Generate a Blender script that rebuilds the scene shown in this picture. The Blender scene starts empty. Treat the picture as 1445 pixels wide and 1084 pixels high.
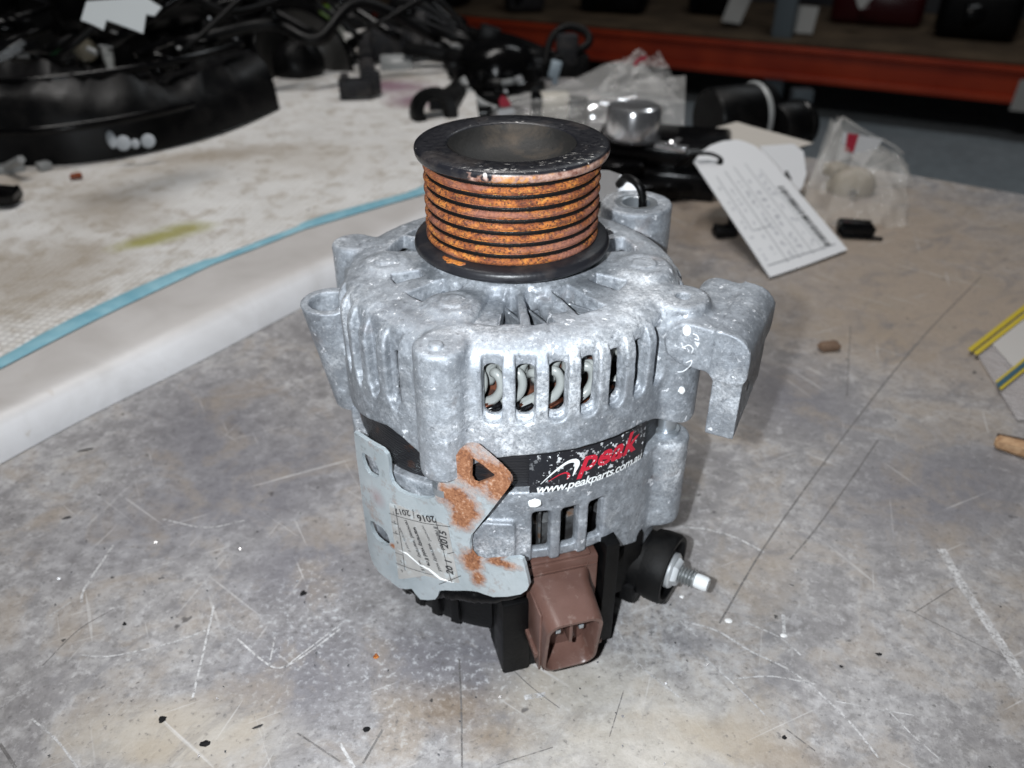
import bpy, bmesh, math, random
import numpy as np
from mathutils import Vector, Matrix, noise as mnoise
from mathutils.geometry import tessellate_polygon

random.seed(7); rng = np.random.default_rng(7)
R = math.radians
S = bpy.context.scene
COL = S.collection

# ------------------------------------------------------------------ camera
CAM_D, CAM_H, CAM_P, FPX = .290, .281, R(33), 1160.0
cam = bpy.data.cameras.new('camera'); camo = bpy.data.objects.new('camera', cam); COL.objects.link(camo)
camo.location = (0, -CAM_D, CAM_H); camo.rotation_euler = (R(90) - CAM_P, 0, 0)
cam.sensor_width = 36; cam.lens = 36 * FPX / 1445
cam.clip_start = .01; cam.clip_end = 60
cam.dof.use_dof = True; cam.dof.focus_distance = .272; cam.dof.aperture_fstop = cam.lens / 2.4
S.camera = camo

# ------------------------------------------------------------------ light
S.view_settings.view_transform = 'Standard'; S.view_settings.look = 'None'
S.view_settings.gamma = 1; S.view_settings.exposure = 0
w = bpy.data.worlds.new('World'); S.world = w; w.use_nodes = True
w.node_tree.nodes['Background'].inputs[0].default_value = (.62, .68, .80, 1)
w.node_tree.nodes['Background'].inputs[1].default_value = .012

def lamp(name, kind, loc, target, energy, color, **kw):
    l = bpy.data.lights.new(name, kind); l.energy = energy; l.color = color
    for k, v in kw.items(): setattr(l, k, v)
    o = bpy.data.objects.new(name, l); COL.objects.link(o); o.location = loc
    o.rotation_euler = (Vector(target) - Vector(loc)).to_track_quat('-Z', 'Y').to_euler()
    return o
# the phone's flash, a few centimetres left of and above the lens
lamp('flash', 'SPOT', (-.030, -.292, .290), (0, .0, .11), 8.0, (.90, .955, 1.0), shadow_soft_size=.0035, spot_size=R(105), spot_blend=.9)
# workshop strip light overhead
lamp('strip_light', 'AREA', (-.25, .45, 1.9), (0, .25, 0), 22.5, (1.0, .975, .95), shape='RECTANGLE', size=1.3, size_y=.35)

lamp('aisle_light', 'AREA', (1.3, 2.2, 2.3), (1.3, 2.7, -.8), 14.0, (.92, .97, 1.0), shape='RECTANGLE', size=1.2, size_y=.3)  # added fill lamp over the aisle, brightens the dark floor

# ------------------------------------------------------------------ view rays (photo pixel -> point of the place)
CP = np.array([0, -CAM_D, CAM_H]); cpp, spp = math.cos(CAM_P), math.sin(CAM_P)
def ray(px, py):
    u = (px - 722.5) / FPX; v = -(py - 542) / FPX
    return np.array([u, cpp + v * spp, -spp + v * cpp])
def zp(px, py, z=0.0):
    d = ray(px, py); return CP + d * ((z - CP[2]) / d[2])
def yp(px, py, Y):
    d = ray(px, py); return CP + d * ((Y - CP[1]) / d[1])
def pp(px, py, p0, n):
    d = ray(px, py); return CP + d * (np.dot(np.array(p0) - CP, n) / np.dot(d, n))

# ------------------------------------------------------------------ object helpers
def tag(o, label=None, cat=None, group=None, kind=None):
    if label: o['label'] = label
    if cat: o['category'] = cat
    if group: o['group'] = group
    if kind: o['kind'] = kind
    return o
def thing(name, label, cat, loc=(0, 0, 0), rot=(0, 0, 0), group=None):
    o = bpy.data.objects.new(name, None); COL.objects.link(o)
    o.location = loc; o.rotation_euler = rot; o.empty_display_size = .02
    return tag(o, label, cat, group)
def link(name, me, mat=None, parent=None, smooth=None):
    o = bpy.data.objects.new(name, me); COL.objects.link(o)
    if mat is not None:
        for m in (mat if isinstance(mat, (list, tuple)) else [mat]): me.materials.append(m)
    if parent is not None: o.parent = parent
    if smooth is not None: smooth_by_angle(me, smooth)
    return o
def smooth_by_angle(me, deg):
    me.polygons.foreach_set('use_smooth', [True] * len(me.polygons))
    if deg < 180: me.set_sharp_from_angle(angle=R(deg))
def raw_mesh(name, V, Q, smooth=True):
    me = bpy.data.meshes.new(name); V = np.asarray(V, np.float32); Q = np.asarray(Q, np.int32); k = Q.shape[1]
    me.vertices.add(len(V)); me.vertices.foreach_set('co', V.ravel())
    me.loops.add(Q.size); me.loops.foreach_set('vertex_index', Q.ravel())
    me.polygons.add(len(Q)); me.polygons.foreach_set('loop_start', np.arange(0, Q.size, k, dtype=np.int32))
    me.polygons.foreach_set('use_smooth', np.full(len(Q), smooth))
    me.update(calc_edges=True); me.validate()
    return me
class MB:
    """collects simple shapes into one bmesh"""
    def __init__(s): s.bm = bmesh.new(); s.mi = 0
    def _fin(s, vs, M):
        if M is not None: bmesh.ops.transform(s.bm, matrix=M, verts=vs)
        fs = {f for v in vs for f in v.link_faces}
        for f in fs: f.material_index = s.mi
        return vs
    def box(s, size, loc=(0, 0, 0), rot=None, bevel=0, seg=2, M=None):
        g = bmesh.ops.create_cube(s.bm, size=1); vs = g['verts']
        bmesh.ops.scale(s.bm, vec=size, verts=vs)
        if bevel:
            es = list({e for v in vs for e in v.link_edges})
            g = bmesh.ops.bevel(s.bm, geom=es, offset=bevel, segments=seg, affect='EDGES', profile=.5)
            vs = list({v for f in g['faces'] for v in f.verts} | {v for v in vs if v.is_valid})
        T = Matrix.Translation(loc) @ (rot.to_4x4() if rot is not None else Matrix.Identity(4))
        return s._fin(vs, (M or Matrix.Identity(4)) @ T)
    def lathe(s, prof, n=48, M=None, a0=0, a1=2 * math.pi):
        full = abs(a1 - a0 - 2 * math.pi) < 1e-6; rings = []; vs = []
        m = n if full else n + 1
        for r, z in prof:
            if r < 1e-7: v = s.bm.verts.new((0, 0, z)); rings.append([v] * m); vs.append(v)
            else:
                ring = [s.bm.verts.new((r * math.cos(a0 + (a1 - a0) * i / n), r * math.sin(a0 + (a1 - a0) * i / n), z)) for i in range(m)]
                rings.append(ring); vs += ring
        for A, B in zip(rings, rings[1:]):
            for i in range(n):
                j = (i + 1) % m; q = []
                for v in (A[i], A[j], B[j], B[i]):
                    if v not in q: q.append(v)
                if len(q) > 2:
                    try: s.bm.faces.new(q)
                    except ValueError: pass
        return s._fin(vs, M)
    def tube(s, pts, r, n=8, caps=True, M=None, flat=1.0):
        P = [Vector(p) for p in pts]; rings = []; vs = []; N = None
        for i, p in enumerate(P):
            t = (P[min(i + 1, len(P) - 1)] - P[max(i - 1, 0)]).normalized()
            if N is None: N = t.orthogonal().normalized()
            N = (N - t * N.dot(t)).normalized(); B = t.cross(N)
            rr = r[i] if isinstance(r, (list, tuple)) else r
            ring = [s.bm.verts.new(p + (N * math.cos(2 * math.pi * k / n) + B * flat * math.sin(2 * math.pi * k / n)) * rr) for k in range(n)]
            rings.append(ring); vs += ring
        for A, C in zip(rings, rings[1:]):
            for k in range(n): s.bm.faces.new((A[k], A[(k + 1) % n], C[(k + 1) % n], C[k]))
        if caps: s.bm.faces.new(rings[0][::-1]); s.bm.faces.new(rings[-1])
        return s._fin(vs, M)
    def sheet(s, fn, nu, nv, M=None):
        g = [[s.bm.verts.new(fn(i / nu, j / nv)) for i in range(nu + 1)] for j in range(nv + 1)]
        for j in range(nv):
            for i in range(nu): s.bm.faces.new((g[j][i], g[j][i + 1], g[j + 1][i + 1], g[j + 1][i]))
        return s._fin([v for r_ in g for v in r_], M)
    def done(s, name, mat, parent=None, smooth=35, solid=0):
        bmesh.ops.recalc_face_normals(s.bm, faces=s.bm.faces)
        if solid: bmesh.ops.solidify(s.bm, geom=list(s.bm.faces), thickness=solid)
        me = bpy.data.meshes.new(name); s.bm.to_mesh(me); s.bm.free()
        return link(name, me, mat, parent, smooth)
def frame(er, et, ez, o):
    return Matrix(((er[0], et[0], ez[0], o[0]), (er[1], et[1], ez[1], o[1]), (er[2], et[2], ez[2], o[2]), (0, 0, 0, 1)))
def azframe(deg, r=0, z=0):
    """local x = tangential (to the right seen from outside), y = inward, z = up"""
    a = R(deg); er = (math.sin(a), -math.cos(a), 0); et = (math.cos(a), math.sin(a), 0)
    return frame((et[0], et[1], 0), (-er[0], -er[1], 0), (0, 0, 1), (er[0] * r, er[1] * r, z))
def slab(outline, holes, thick, fmap, name, mat, parent, smooth=30):
    """flat outline with holes -> sheet with two faces and edges; fmap(u,v,w) -> 3D"""
    loops = [outline] + holes
    flat = [p for l in loops for p in l]
    tris = tessellate_polygon([[Vector((p[0], p[1], 0)) for p in l] for l in loops])
    n = len(flat); V = [fmap(p[0], p[1], 0) for p in flat] + [fmap(p[0], p[1], -thick) for p in flat]
    F = [tuple(t) for t in tris] + [tuple(i + n for i in t[::-1]) for t in tris]
    k = 0
    for l in loops:
        m = len(l)
        for i in range(m): F.append((k + i, k + (i + 1) % m, k + (i + 1) % m + n, k + i + n))
        k += m
    me = bpy.data.meshes.new(name); me.from_pydata([tuple(map(float, v)) for v in V], [], F)
    bm = bmesh.new(); bm.from_mesh(me); bmesh.ops.recalc_face_normals(bm, faces=bm.faces); bm.to_mesh(me); bm.free()
    return link(name, me, mat, parent, smooth)
def text_mesh(body, size, fmap, name, mat, parent, shear=0.0, bold=0.0, align='LEFT', space=1.0, rot=0.0, at=(0, 0)):
    c = bpy.data.curves.new('lettering', 'FONT'); c.body = body; c.size = size; c.shear = shear; c.offset = bold
    c.align_x = align; c.space_character = space; c.resolution_u = 3
    o = bpy.data.objects.new('lettering', c); COL.objects.link(o)
    me0 = o.to_mesh(); cr, sr = math.cos(rot), math.sin(rot)
    V = [fmap(at[0] + v.co.x * cr - v.co.y * sr, at[1] + v.co.x * sr + v.co.y * cr, 0) for v in me0.vertices]
    F = [tuple(p.vertices) for p in me0.polygons]
    o.to_mesh_clear(); bpy.data.objects.remove(o); bpy.data.curves.remove(c)
    me = bpy.data.meshes.new(name); me.from_pydata([tuple(map(float, v)) for v in V], [], F)
    return link(name, me, mat, parent)
def ribbon(pts, wid, fmap, bmn=None):
    """flat tapered stroke as 2D quads -> (V,F) through fmap"""
    V = []; F = []; n = len(pts)
    for i, p in enumerate(pts):
        a = np.array(pts[max(i - 1, 0)], float); b = np.array(pts[min(i + 1, n - 1)], float)
        t = b - a; t = t / (np.linalg.norm(t) + 1e-12); nn = np.array([-t[1], t[0]])
        ww = wid[i] if isinstance(wid, (list, tuple)) else wid
        q = np.array(p, float); V += [fmap(*(q + nn * ww / 2), 0), fmap(*(q - nn * ww / 2), 0)]
        if i: k = 2 * i; F.append((k - 2, k - 1, k + 1, k))
    return V, F
def strokes(list_vf, name, mat, parent):
    V = []; F = []
    for v, f in list_vf:
        k = len(V); V += v; F += [tuple(i + k for i in q) for q in f]
    me = bpy.data.meshes.new(name); me.from_pydata([tuple(map(float, v)) for v in V], [], F)
    return link(name, me, mat, parent)
def curve(pts, n=8):
    """Catmull-Rom through the points"""
    P = [np.array(p, float) for p in pts]; P = [2 * P[0] - P[1]] + P + [2 * P[-1] - P[-2]]; out = []
    for i in range(1, len(P) - 2):
        for k in range(n):
            t = k / n; a, b, c, d = P[i - 1:i + 3]
            out.append(.5 * (2 * b + (c - a) * t + (2 * a - 5 * b + 4 * c - d) * t * t + (3 * b - a - 3 * c + d) * t ** 3))
    return out + [P[-2]]

# ------------------------------------------------------------------ signed-distance casting (smooth fillets like cast metal)
class Cast:
    def __init__(s, lo, hi, h):
        s.lo = np.array(lo, np.float32); s.h = h
        s.n = np.ceil((np.array(hi) - lo) / h).astype(int) + 1
        ax = [s.lo[i] + h * np.arange(s.n[i], dtype=np.float32) for i in range(3)]
        s.X, s.Y, s.Z = ax[0][:, None, None], ax[1][None, :, None], ax[2][None, None, :]
        s.F = np.full(s.n, 1.0, np.float32)
    def sl(s, lo, hi):
        a = np.clip(np.floor((np.array(lo) - s.lo) / s.h).astype(int), 0, s.n); b = np.clip(np.ceil((np.array(hi) - s.lo) / s.h).astype(int) + 1, 0, s.n)
        return slice(a[0], b[0]), slice(a[1], b[1]), slice(a[2], b[2])
    def xyz(s, q): return s.X[q[0]], s.Y[:, q[1]], s.Z[:, :, q[2]]
    def add(s, d, q, k=.002):
        f = s.F[q]; h = np.clip(.5 + .5 * (f - d) / k, 0, 1); s.F[q] = f * (1 - h) + d * h - k * h * (1 - h)
    def cut(s, d, q, k=.001):
        f = s.F[q]; d = -d; h = np.clip(.5 - .5 * (f - d) / k, 0, 1); s.F[q] = f * (1 - h) + d * h + k * h * (1 - h)
    def mesh(s, name, relax=1):
        F = s.F; ins = F < 0
        c = np.zeros(np.array(F.shape) - 1, np.int8)
        for i in (0, 1):
            for j in (0, 1):
                for k in (0, 1): c += ins[i:i + c.shape[0], j:j + c.shape[1], k:k + c.shape[2]]
        idx = np.argwhere((c > 0) & (c < 8)); vid = np.full(c.shape, -1, np.int32); vid[tuple(idx.T)] = np.arange(len(idx))
        acc = np.zeros((len(idx), 3)); cnt = np.zeros(len(idx))
        I, J, K = idx.T
        cor = {(i, j, k): F[I + i, J + j, K + k] for i in (0, 1) for j in (0, 1) for k in (0, 1)}
        for a in cor:
            for ax in range(3):
                if a[ax] == 0:
                    b = list(a); b[ax] = 1; fa, fb = cor[a], cor[tuple(b)]; m = (fa < 0) != (fb < 0)
                    t = np.where(m, fa / np.where(m, fa - fb, 1), 0)
                    p = np.tile(np.array(a, float), (len(idx), 1)); p[:, ax] = t
                    acc[m] += p[m]; cnt[m] += 1
        V = s.lo + s.h * (idx + acc / cnt[:, None])
        Q = []
        for ax in range(3):
            u, v = [(1, 2), (2, 0), (0, 1)][ax]
            A = np.take(ins, range(F.shape[ax] - 1), ax); B = np.take(ins, range(1, F.shape[ax]), ax)
            e = np.argwhere(A != B); e = e[(e[:, u] > 0) & (e[:, v] > 0) & (e[:, u] < F.shape[u] - 1) & (e[:, v] < F.shape[v] - 1)]
            fl = A[tuple(e.T)]
            def g(du, dv):
                p = e.copy(); p[:, u] -= du; p[:, v] -= dv; return vid[tuple(p.T)]
            q = np.stack([g(1, 1), g(0, 1), g(0, 0), g(1, 0)], 1); q[~fl] = q[~fl][:, ::-1]
            Q.append(q)
        Q = np.concatenate(Q)
        for _ in range(relax):
            a = np.zeros_like(V); n = np.zeros(len(V))
            for i in range(4):
                for j in (1, 3): np.add.at(a, Q[:, i], V[Q[:, (i + j) % 4]]); np.add.at(n, Q[:, i], 1)
            V = V * .5 + .5 * a / n[:, None]
        return raw_mesh(name, V, Q)
def rbox2(a, b, ha, hb, r):
    qa = np.abs(a) - (ha - r); qb = np.abs(b) - (hb - r)
    return np.sqrt(np.maximum(qa, 0) ** 2 + np.maximum(qb, 0) ** 2) + np.minimum(np.maximum(qa, qb), 0) - r
def cylz(X, Y, Z, x, y, r, z0, z1, rnd=.001):
    d = np.sqrt((X - x) ** 2 + (Y - y) ** 2)
    return rbox2(d, Z - (z0 + z1) / 2, r, (z1 - z0) / 2, rnd)
def polar(X, Y): return np.sqrt(X * X + Y * Y), np.degrees(np.arctan2(X, -Y))   # azimuth 0 faces the camera
def wrap(d): return (d + 180) % 360 - 180

# ------------------------------------------------------------------ materials
class Mat:
    def __init__(s, name, col=(.5, .5, .5), rough=.5, metal=0, **kw):
        s.m = bpy.data.materials.new(name); s.m.use_nodes = True; s.nt = s.m.node_tree; s.b = s.nt.nodes['Principled BSDF']
        s.b.inputs['Base Color'].default_value = (*col, 1); s.b.inputs['Roughness'].default_value = rough; s.b.inputs['Metallic'].default_value = metal
        for k, v in kw.items(): s.b.inputs[k].default_value = v
        s.tc = None
    def n(s, t, **kw):
        o = s.nt.nodes.new('ShaderNode' + t)
        for k, v in kw.items(): setattr(o, k, v)
        return o
    def l(s, a, b): s.nt.links.new(a, b)
    def co(s, scale=(1, 1, 1), rot=(0, 0, 0)):
        if s.tc is None: s.tc = s.n('TexCoord')
        if scale == (1, 1, 1) and rot == (0, 0, 0): return s.tc.outputs['Object']
        mp = s.n('Mapping', vector_type='TEXTURE'); mp.inputs['Scale'].default_value = tuple(1 / v for v in scale); mp.inputs['Rotation'].default_value = rot
        s.l(s.tc.outputs['Object'], mp.inputs['Vector']); return mp.outputs[0]
    def noise(s, scale, detail=4, rough=.55, dist=0, co=None):
        o = s.n('TexNoise'); o.inputs['Scale'].default_value = scale; o.inputs['Detail'].default_value = detail
        o.inputs['Roughness'].default_value = rough; o.inputs['Distortion'].default_value = dist
        s.l(co or s.co(), o.inputs['Vector']); return o.outputs[0]
    def voro(s, scale, feat='F1', co=None, out=0):
        o = s.n('TexVoronoi', feature=feat); o.inputs['Scale'].default_value = scale
        s.l(co or s.co(), o.inputs['Vector']); return o.outputs[out]
    def ramp(s, fac, stops, interp='LINEAR'):
        o = s.n('ValToRGB'); cr = o.color_ramp; cr.interpolation = interp
        while len(cr.elements) > 1: cr.elements.remove(cr.elements[-1])
        for i, (p, c) in enumerate(stops):
            e = cr.elements[0] if i == 0 else cr.elements.new(p)
            e.position = p; c = (c, c, c) if isinstance(c, (int, float)) else c; e.color = (*c, 1)
        s.l(fac, o.inputs[0]); return o.outputs[0]
    def mix(s, fac, a, b, blend='MIX'):
        o = s.n('Mix', data_type='RGBA', blend_type=blend); o.clamp_factor = True
        for v, i in ((fac, 0), (a, 6), (b, 7)):
            if isinstance(v, (int, float)): o.inputs[i].default_value = v if i == 0 else (v, v, v, 1)
            elif isinstance(v, tuple): o.inputs[i].default_value = (*v, 1)
            else: s.l(v, o.inputs[i])
        return o.outputs[2]
    def math(s, op, a, b=0, clamp=False):
        o = s.n('Math', operation=op); o.use_clamp = clamp
        for v, i in ((a, 0), (b, 1)):
            if isinstance(v, (int, float)): o.inputs[i].default_value = v
            else: s.l(v, o.inputs[i])
        return o.outputs[0]
    def sep(s, v):
        o = s.n('SeparateXYZ'); s.l(v, o.inputs[0]); return o.outputs
    def col(s, v): s.l(v, s.b.inputs['Base Color']); return s
    def rough(s, v): s.l(v, s.b.inputs['Roughness']); return s
    def metal(s, v): s.l(v, s.b.inputs['Metallic']); return s
    def bump(s, h, strength=.5, dist=.001, prev=None):
        o = s.n('Bump'); o.inputs['Strength'].default_value = strength; o.inputs['Distance'].default_value = dist
        s.l(h, o.inputs['Height'])
        if prev is not None: s.l(prev, o.inputs['Normal'])
        s.l(o.outputs[0], s.b.inputs['Normal']); s.bo = o.outputs[0]; return s

def m_alu(name, base=.40, white=.74, metal=.5):
    a = Mat(name)
    big = a.noise(34, 5, .6, .3); mid = a.noise(210, 7, .78, .2); fine = a.noise(800, 5, .8); dk = a.noise(110, 7, .78)
    c = a.ramp(big, [(.28, (base * .68, base * .735, base * .82)), (.50, (base * .85, base * .915, base * 1.0)), (.72, (base * 1.02, base * 1.08, base * 1.17))])
    c = a.mix(a.ramp(mid, [(.59, 0), (.72, .45)]), c, (white * .90, white * .96, white * 1.04))
    c = a.mix(a.ramp(dk, [(.28, .40), (.42, 0)]), c, (base * .42, base * .45, base * .50))
    c = a.mix(a.ramp(fine, [(.33, .55), (.46, 0)]), c, (base * .40, base * .42, base * .46))
    c = a.mix(a.ramp(fine, [(.54, 0), (.66, .5)]), c, (white, white * 1.03, white * 1.08))
    ch = a.noise(30, 5, .62, .4, co=a.co((1, 1, 1), (.7, .1, 1.3)))
    c = a.mix(a.math('MULTIPLY', a.ramp(ch, [(.50, 0), (.60, 1)]), a.ramp(fine, [(.42, .10), (.58, .75)])), c, (white * 1.05, white * 1.08, white * 1.12))
    gr = a.noise(20, 6, .66, .8, co=a.co((1, 1, 1), (.2, 1.1, .4)))
    c = a.mix(a.ramp(gr, [(.46, 0), (.62, .65)]), c, (base * .50, base * .54, base * .60))
    sp = a.noise(430, 4, .75, co=a.co((1, 1, 1), (.9, .4, .1)))
    c = a.mix(a.ramp(sp, [(.30, .75), (.42, 0)]), c, (base * .30, base * .32, base * .36))
    c = a.mix(a.ramp(sp, [(.60, 0), (.70, .7)]), c, (white, white * 1.03, white * 1.08))
    br = a.noise(55, 5, .6, co=a.co((1, 1, 1), (1, 2, .5)))
    c = a.mix(a.ramp(br, [(.62, 0), (.76, .35)]), c, (.34, .25, .21))
    pk = a.noise(240, 3, .6, co=a.co((1, 1, 1), (.3, .2, .9)))
    c = a.mix(a.ramp(pk, [(.66, 0), (.70, .85)]), c, (.86, .88, .92))
    a.col(c); a.rough(a.ramp(mid, [(.35, .40), (.65, .60)])); a.metal(a.ramp(mid, [(.48, metal), (.62, .05)]))
    a.bump(fine, .5, .0005); a.bump(mid, .2, .0005, a.bo)
    return a.m
M = {}
M['alu'] = m_alu('cast_aluminium')
M['alu_clean'] = m_alu('cast_aluminium_dull', .26, .40)
def m_rust(name, dark=.0):
    a = Mat(name, rough=.85)
    n1 = a.noise(160, 6, .7); n2 = a.noise(1100, 3, .7); n3 = a.noise(45, 4, .6)
    c = a.ramp(n1, [(.30, (.10, .022, .008)), (.46, (.36, .105, .018)), (.58, (.58, .20, .028)), (.74, (.62, .27, .05))])
    c = a.mix(a.ramp(n2, [(.38, .9), (.5, 0)]), c, (.045, .014, .010))
    c = a.mix(a.ramp(n3, [(.55, 0), (.68, .6)]), c, (.36, .17, .13))
    a.col(c); a.bump(n2, .6, .0006); return a.m
M['rust'] = m_rust('rust')
def m_black(name, col=.012, rough=.42, dust=.12):
    a = Mat(name, (col, col, col * 1.1), rough, **{'Specular IOR Level': .20})
    n = a.noise(60, 5, .65); f = a.noise(700, 3, .6)
    c = a.mix(a.ramp(n, [(.48, 0), (.75, dust)]), (col, col, col * 1.12), (.20, .175, .15))
    a.col(c); a.rough(a.ramp(n, [(.3, rough * .8), (.7, min(1, rough * 1.4))])); a.bump(f, .25, .0004); return a.m
M['black_paint'] = m_black('black_paint', .012, .36, .25)
M['black_plastic'] = m_black('black_plastic', .0020, .40, .022)
M['black_rubber'] = m_black('black_rubber', .0028, .50, .04)
M['black_gloss'] = m_black('black_gloss', .004, .18, .03)
M['tar'] = m_black('black_tar', .004, .25, .0)
M['soot'] = m_black('heap_black_plastic', .0035, .36, .03)  # plain near-black plastic of the heap
M['soot_gloss'] = m_black('heap_black_gloss', .003, .14, .02)
M['crumbm'] = m_black('crumb_black', .008, .8, .1)
# ================================================================== ALTERNATOR
alt = thing('alternator', 'used silver alternator with rusty orange grooved pulley standing upright on the grey bench', 'alternator', (0, 0, 0))
BOLT_AZ = (-20.5, 64.5, -107, 158)
def azp(deg, r): a = R(deg); return math.sin(a) * r, -math.cos(a) * r

# ---- front casting: ribbed drum, vented face, bolt bosses, three mounting ears
g = Cast((-.090, -.080, .088), (.102, .086, .158), .00052)
q = (slice(None), slice(None), slice(None)); X, Y, Z = g.X, g.Y, g.Z
r, th = polar(X, Y)
def body(Rr, top, rnd): return rbox2(r, Z - (.085 + top) / 2, Rr, (top - .085) / 2, rnd)
dome = .003 * np.clip((.055 - r) / .03, 0, 1)
outer = (body(.0668, .1492, .0115) - dome * .6).astype(np.float32)
g.add(outer, q, .0005)
for a in BOLT_AZ:                                                    # through-bolt bosses
    bx, by = azp(a, .0668); lo, hi = (bx - .02, by - .02, .088), (bx + .02, by + .02, .158); s = g.sl(lo, hi); x, y, z = g.xyz(s)
    big = .0100 if a == 64.5 else .0088
    g.add(cylz(x, y, z, bx, by, big - .06 * np.clip(z - .14, -.06, 0) * 0, .0975 if a < 0 else .0985, .1488, .0018), s, .0030)
# shallow flutes between the ribs, running over the shoulder
SLOT = [3.9 + 9.6 * k for k in range(-1, 6)] + [-38.2, -47.6, -57, -66.4, -75.8, -85.2, -94.6] + [78 + 9.6 * k for k in range(8)] + [-118 - 9.6 * k for k in range(7)]
def near(a, rr, m):
    bx, by = azp(a, rr); return g.sl((bx - m, by - m, 0), (bx + m, by + m, 1))
for a in SLOT:
    s = near(a, .060, .016); rs = r[s[:2]]; z = Z[:, :, s[2]]; d = wrap(th[s[:2]] - a) * (math.pi / 180) * rs
    hw = .0033 if a > -30 else .0031
    g.cut(np.maximum(rbox2(d, z - .1345, hw, .0150 if a > -30 else .0160, .0030), (.0637 if a > -30 else .0632) - rs), s, .0008 if a > -30 else .0012)
# the drum is hollow
inner = body(.0612, .1436, .008)
g.cut(np.maximum(inner, Z - .1436), q, .0008)
# skirt trimmed level, lower only at the bosses and the left side
skirt = .1066 - .0095 * np.exp(-(wrap(th + 21) / 12) ** 2) - .0085 * np.exp(-(wrap(th - 65) / 13) ** 2) - .010 * np.clip((np.abs(wrap(th + 85)) < 42) * np.cos(np.radians(wrap(th + 85)) * 90 / 42), 0, 1) - .0085 * np.exp(-(wrap(th - 158) / 13) ** 2)
g.cut(Z - skirt, q, .0008)
for a in SLOT:                                                       # slots through the wall
    s = near(a, .064, .013); rs = r[s[:2]]; z = Z[:, :, s[2]]; d = wrap(th[s[:2]] - a) * (math.pi / 180) * rs
    z0, z1 = (.1215, .1415) if a > -30 else (.116, .138)
    sl = rbox2(d, z - (z0 + z1) / 2, .0031 if a > -30 else .0017, (z1 - z0) / 2, .0029 if a > -30 else .0015)
    g.cut(np.maximum(sl, np.maximum(.055 - rs, rs - .075)), s, .0007)
for a0, a1, r0, r1 in ((-4.3, 3.0, .024, .0508), (7.2, 16.2, .024, .0512), (27, 40, .031, .0495), (-53, -41.5, .031, .0468), (-73, -64, .036, .047), (55, 66, .034, .046), (100, 116, .03, .05), (122, 140, .03, .05), (-140, -120, .03, .05), (-118, -100, .03, .05)):
    am = (a0 + a1) / 2; s = near(am, (r0 + r1) / 2, .022); rs = r[s[:2]]; z = Z[:, :, s[2]]; d = wrap(th[s[:2]] - am) * (math.pi / 180) * rs
    hw = (a1 - a0) / 2 * math.pi / 180 * rs                            # openings in the face
    wd = np.maximum(np.abs(d) - hw, np.abs(rs - (r0 + r1) / 2) - (r1 - r0) / 2)
    g.cut(np.maximum(wd, .140 - z), s, .0006)
for a0, a1, r0, r1 in ((-15, -6, .028, .0505), (17, 24, .03, .045), (-36, -41, .03, .04)):
    am = (a0 + a1) / 2; s = near(am, (r0 + r1) / 2, .022); rs = r[s[:2]]; z = Z[:, :, s[2]]; d = wrap(th[s[:2]] - am) * (math.pi / 180) * rs
    wd = np.maximum(np.abs(d) - abs(a1 - a0) / 2 * math.pi / 180 * rs, np.abs(rs - (r0 + r1) / 2) - (r1 - r0) / 2)
    g.cut(np.maximum(wd, .1478 - z), s, .0025)
g.add(np.maximum(rbox2(r, Z - .1465, .0285, .0063, .003), .012 - r), q, .004)                                    # bearing hub
for a, rr, big in ((-28, .0435, .0085), (-85, .0478, .0085), (81, .0500, .0105), (168, .046, .0085)):            # screw pads
    bx, by = azp(a, rr); s = g.sl((bx - .016, by - .016, .135), (bx + .016, by + .016, .158)); x, y, z = g.xyz(s)
    g.add(cylz(x, y, z, bx, by, big, .144, .1508, .002), s, .004)
    g.add(cylz(x, y, z, bx, by, .0047, .149, .1521, .0008), s, .0008)
# rear right ear: tall threaded boss on a web
s = g.sl((.03, .03, .09), (.09, .086, .158)); x, y, z = g.xyz(s)
ex, ey = .0562, .0655
g.add(cylz(x, y, z, ex, ey, .0160, .104, .1482, .0015) , s, .004)
en = math.hypot(ex, ey); v = (x * ex + y * ey) / en - en; u = (x * ey - y * ex) / en
g.add(np.maximum(rbox2(u, v + .014, .0145, .0155, .003), np.maximum(z - .1385 - 0 * u, .106 - z)), s, .004)
g.cut(cylz(x, y, z, ex, ey, .0064, .118, .16, .0005), s, .0006)
g.cut(cylz(x, y, z, ex, ey, .0096, .1472, .16, .0005), s, .0006)
# left ear: tapered eye
s = g.sl((-.09, -.03, .088), (-.04, .03, .145)); x, y, z = g.xyz(s)
t = .134 - z; lx = -.0705 + t * .13; ly = -.004
g.add(np.maximum(np.sqrt((x - lx) ** 2 + (y - ly) ** 2) - (.0118 - t * .06), np.maximum(z - .134, .07 - z)), s, .003)
g.cut(cylz(x, y, z, -.0712, ly, .0078, .122, .15, .0006), s, .0008)
# right arm: hooked bracket
s = g.sl((.045, -.075, .09), (.104, .02, .158)); x, y, z = g.xyz(s)
a = R(64); er = (math.sin(a), -math.cos(a)); et = (math.cos(a), math.sin(a))
ra = x * er[0] + y * er[1]; ta = x * et[0] + y * et[1]
top = np.maximum(rbox2(ra - .0815, z - .1365 + .10 * np.clip(ra - .075, 0, 1), .0150, .0085, .0075), np.abs(ta - .0085) - .0205)
leg = np.maximum(rbox2(ra - .0892, z - .1225, .0052, .0245, .0020), np.abs(ta - .0085) - .0205)
leg = np.maximum(leg, (.1025 + (ta + .0115) * .12) - z)
rnd_ = rbox2(ra - .040, z - .0800 + .16 * np.clip(ra - .080, 0, 1), .0550, .0650, .0065)
top = np.maximum(top, rnd_); leg = np.maximum(leg, rnd_)
g.add(top, s, .003); g.add(leg, s, .0035)

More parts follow.
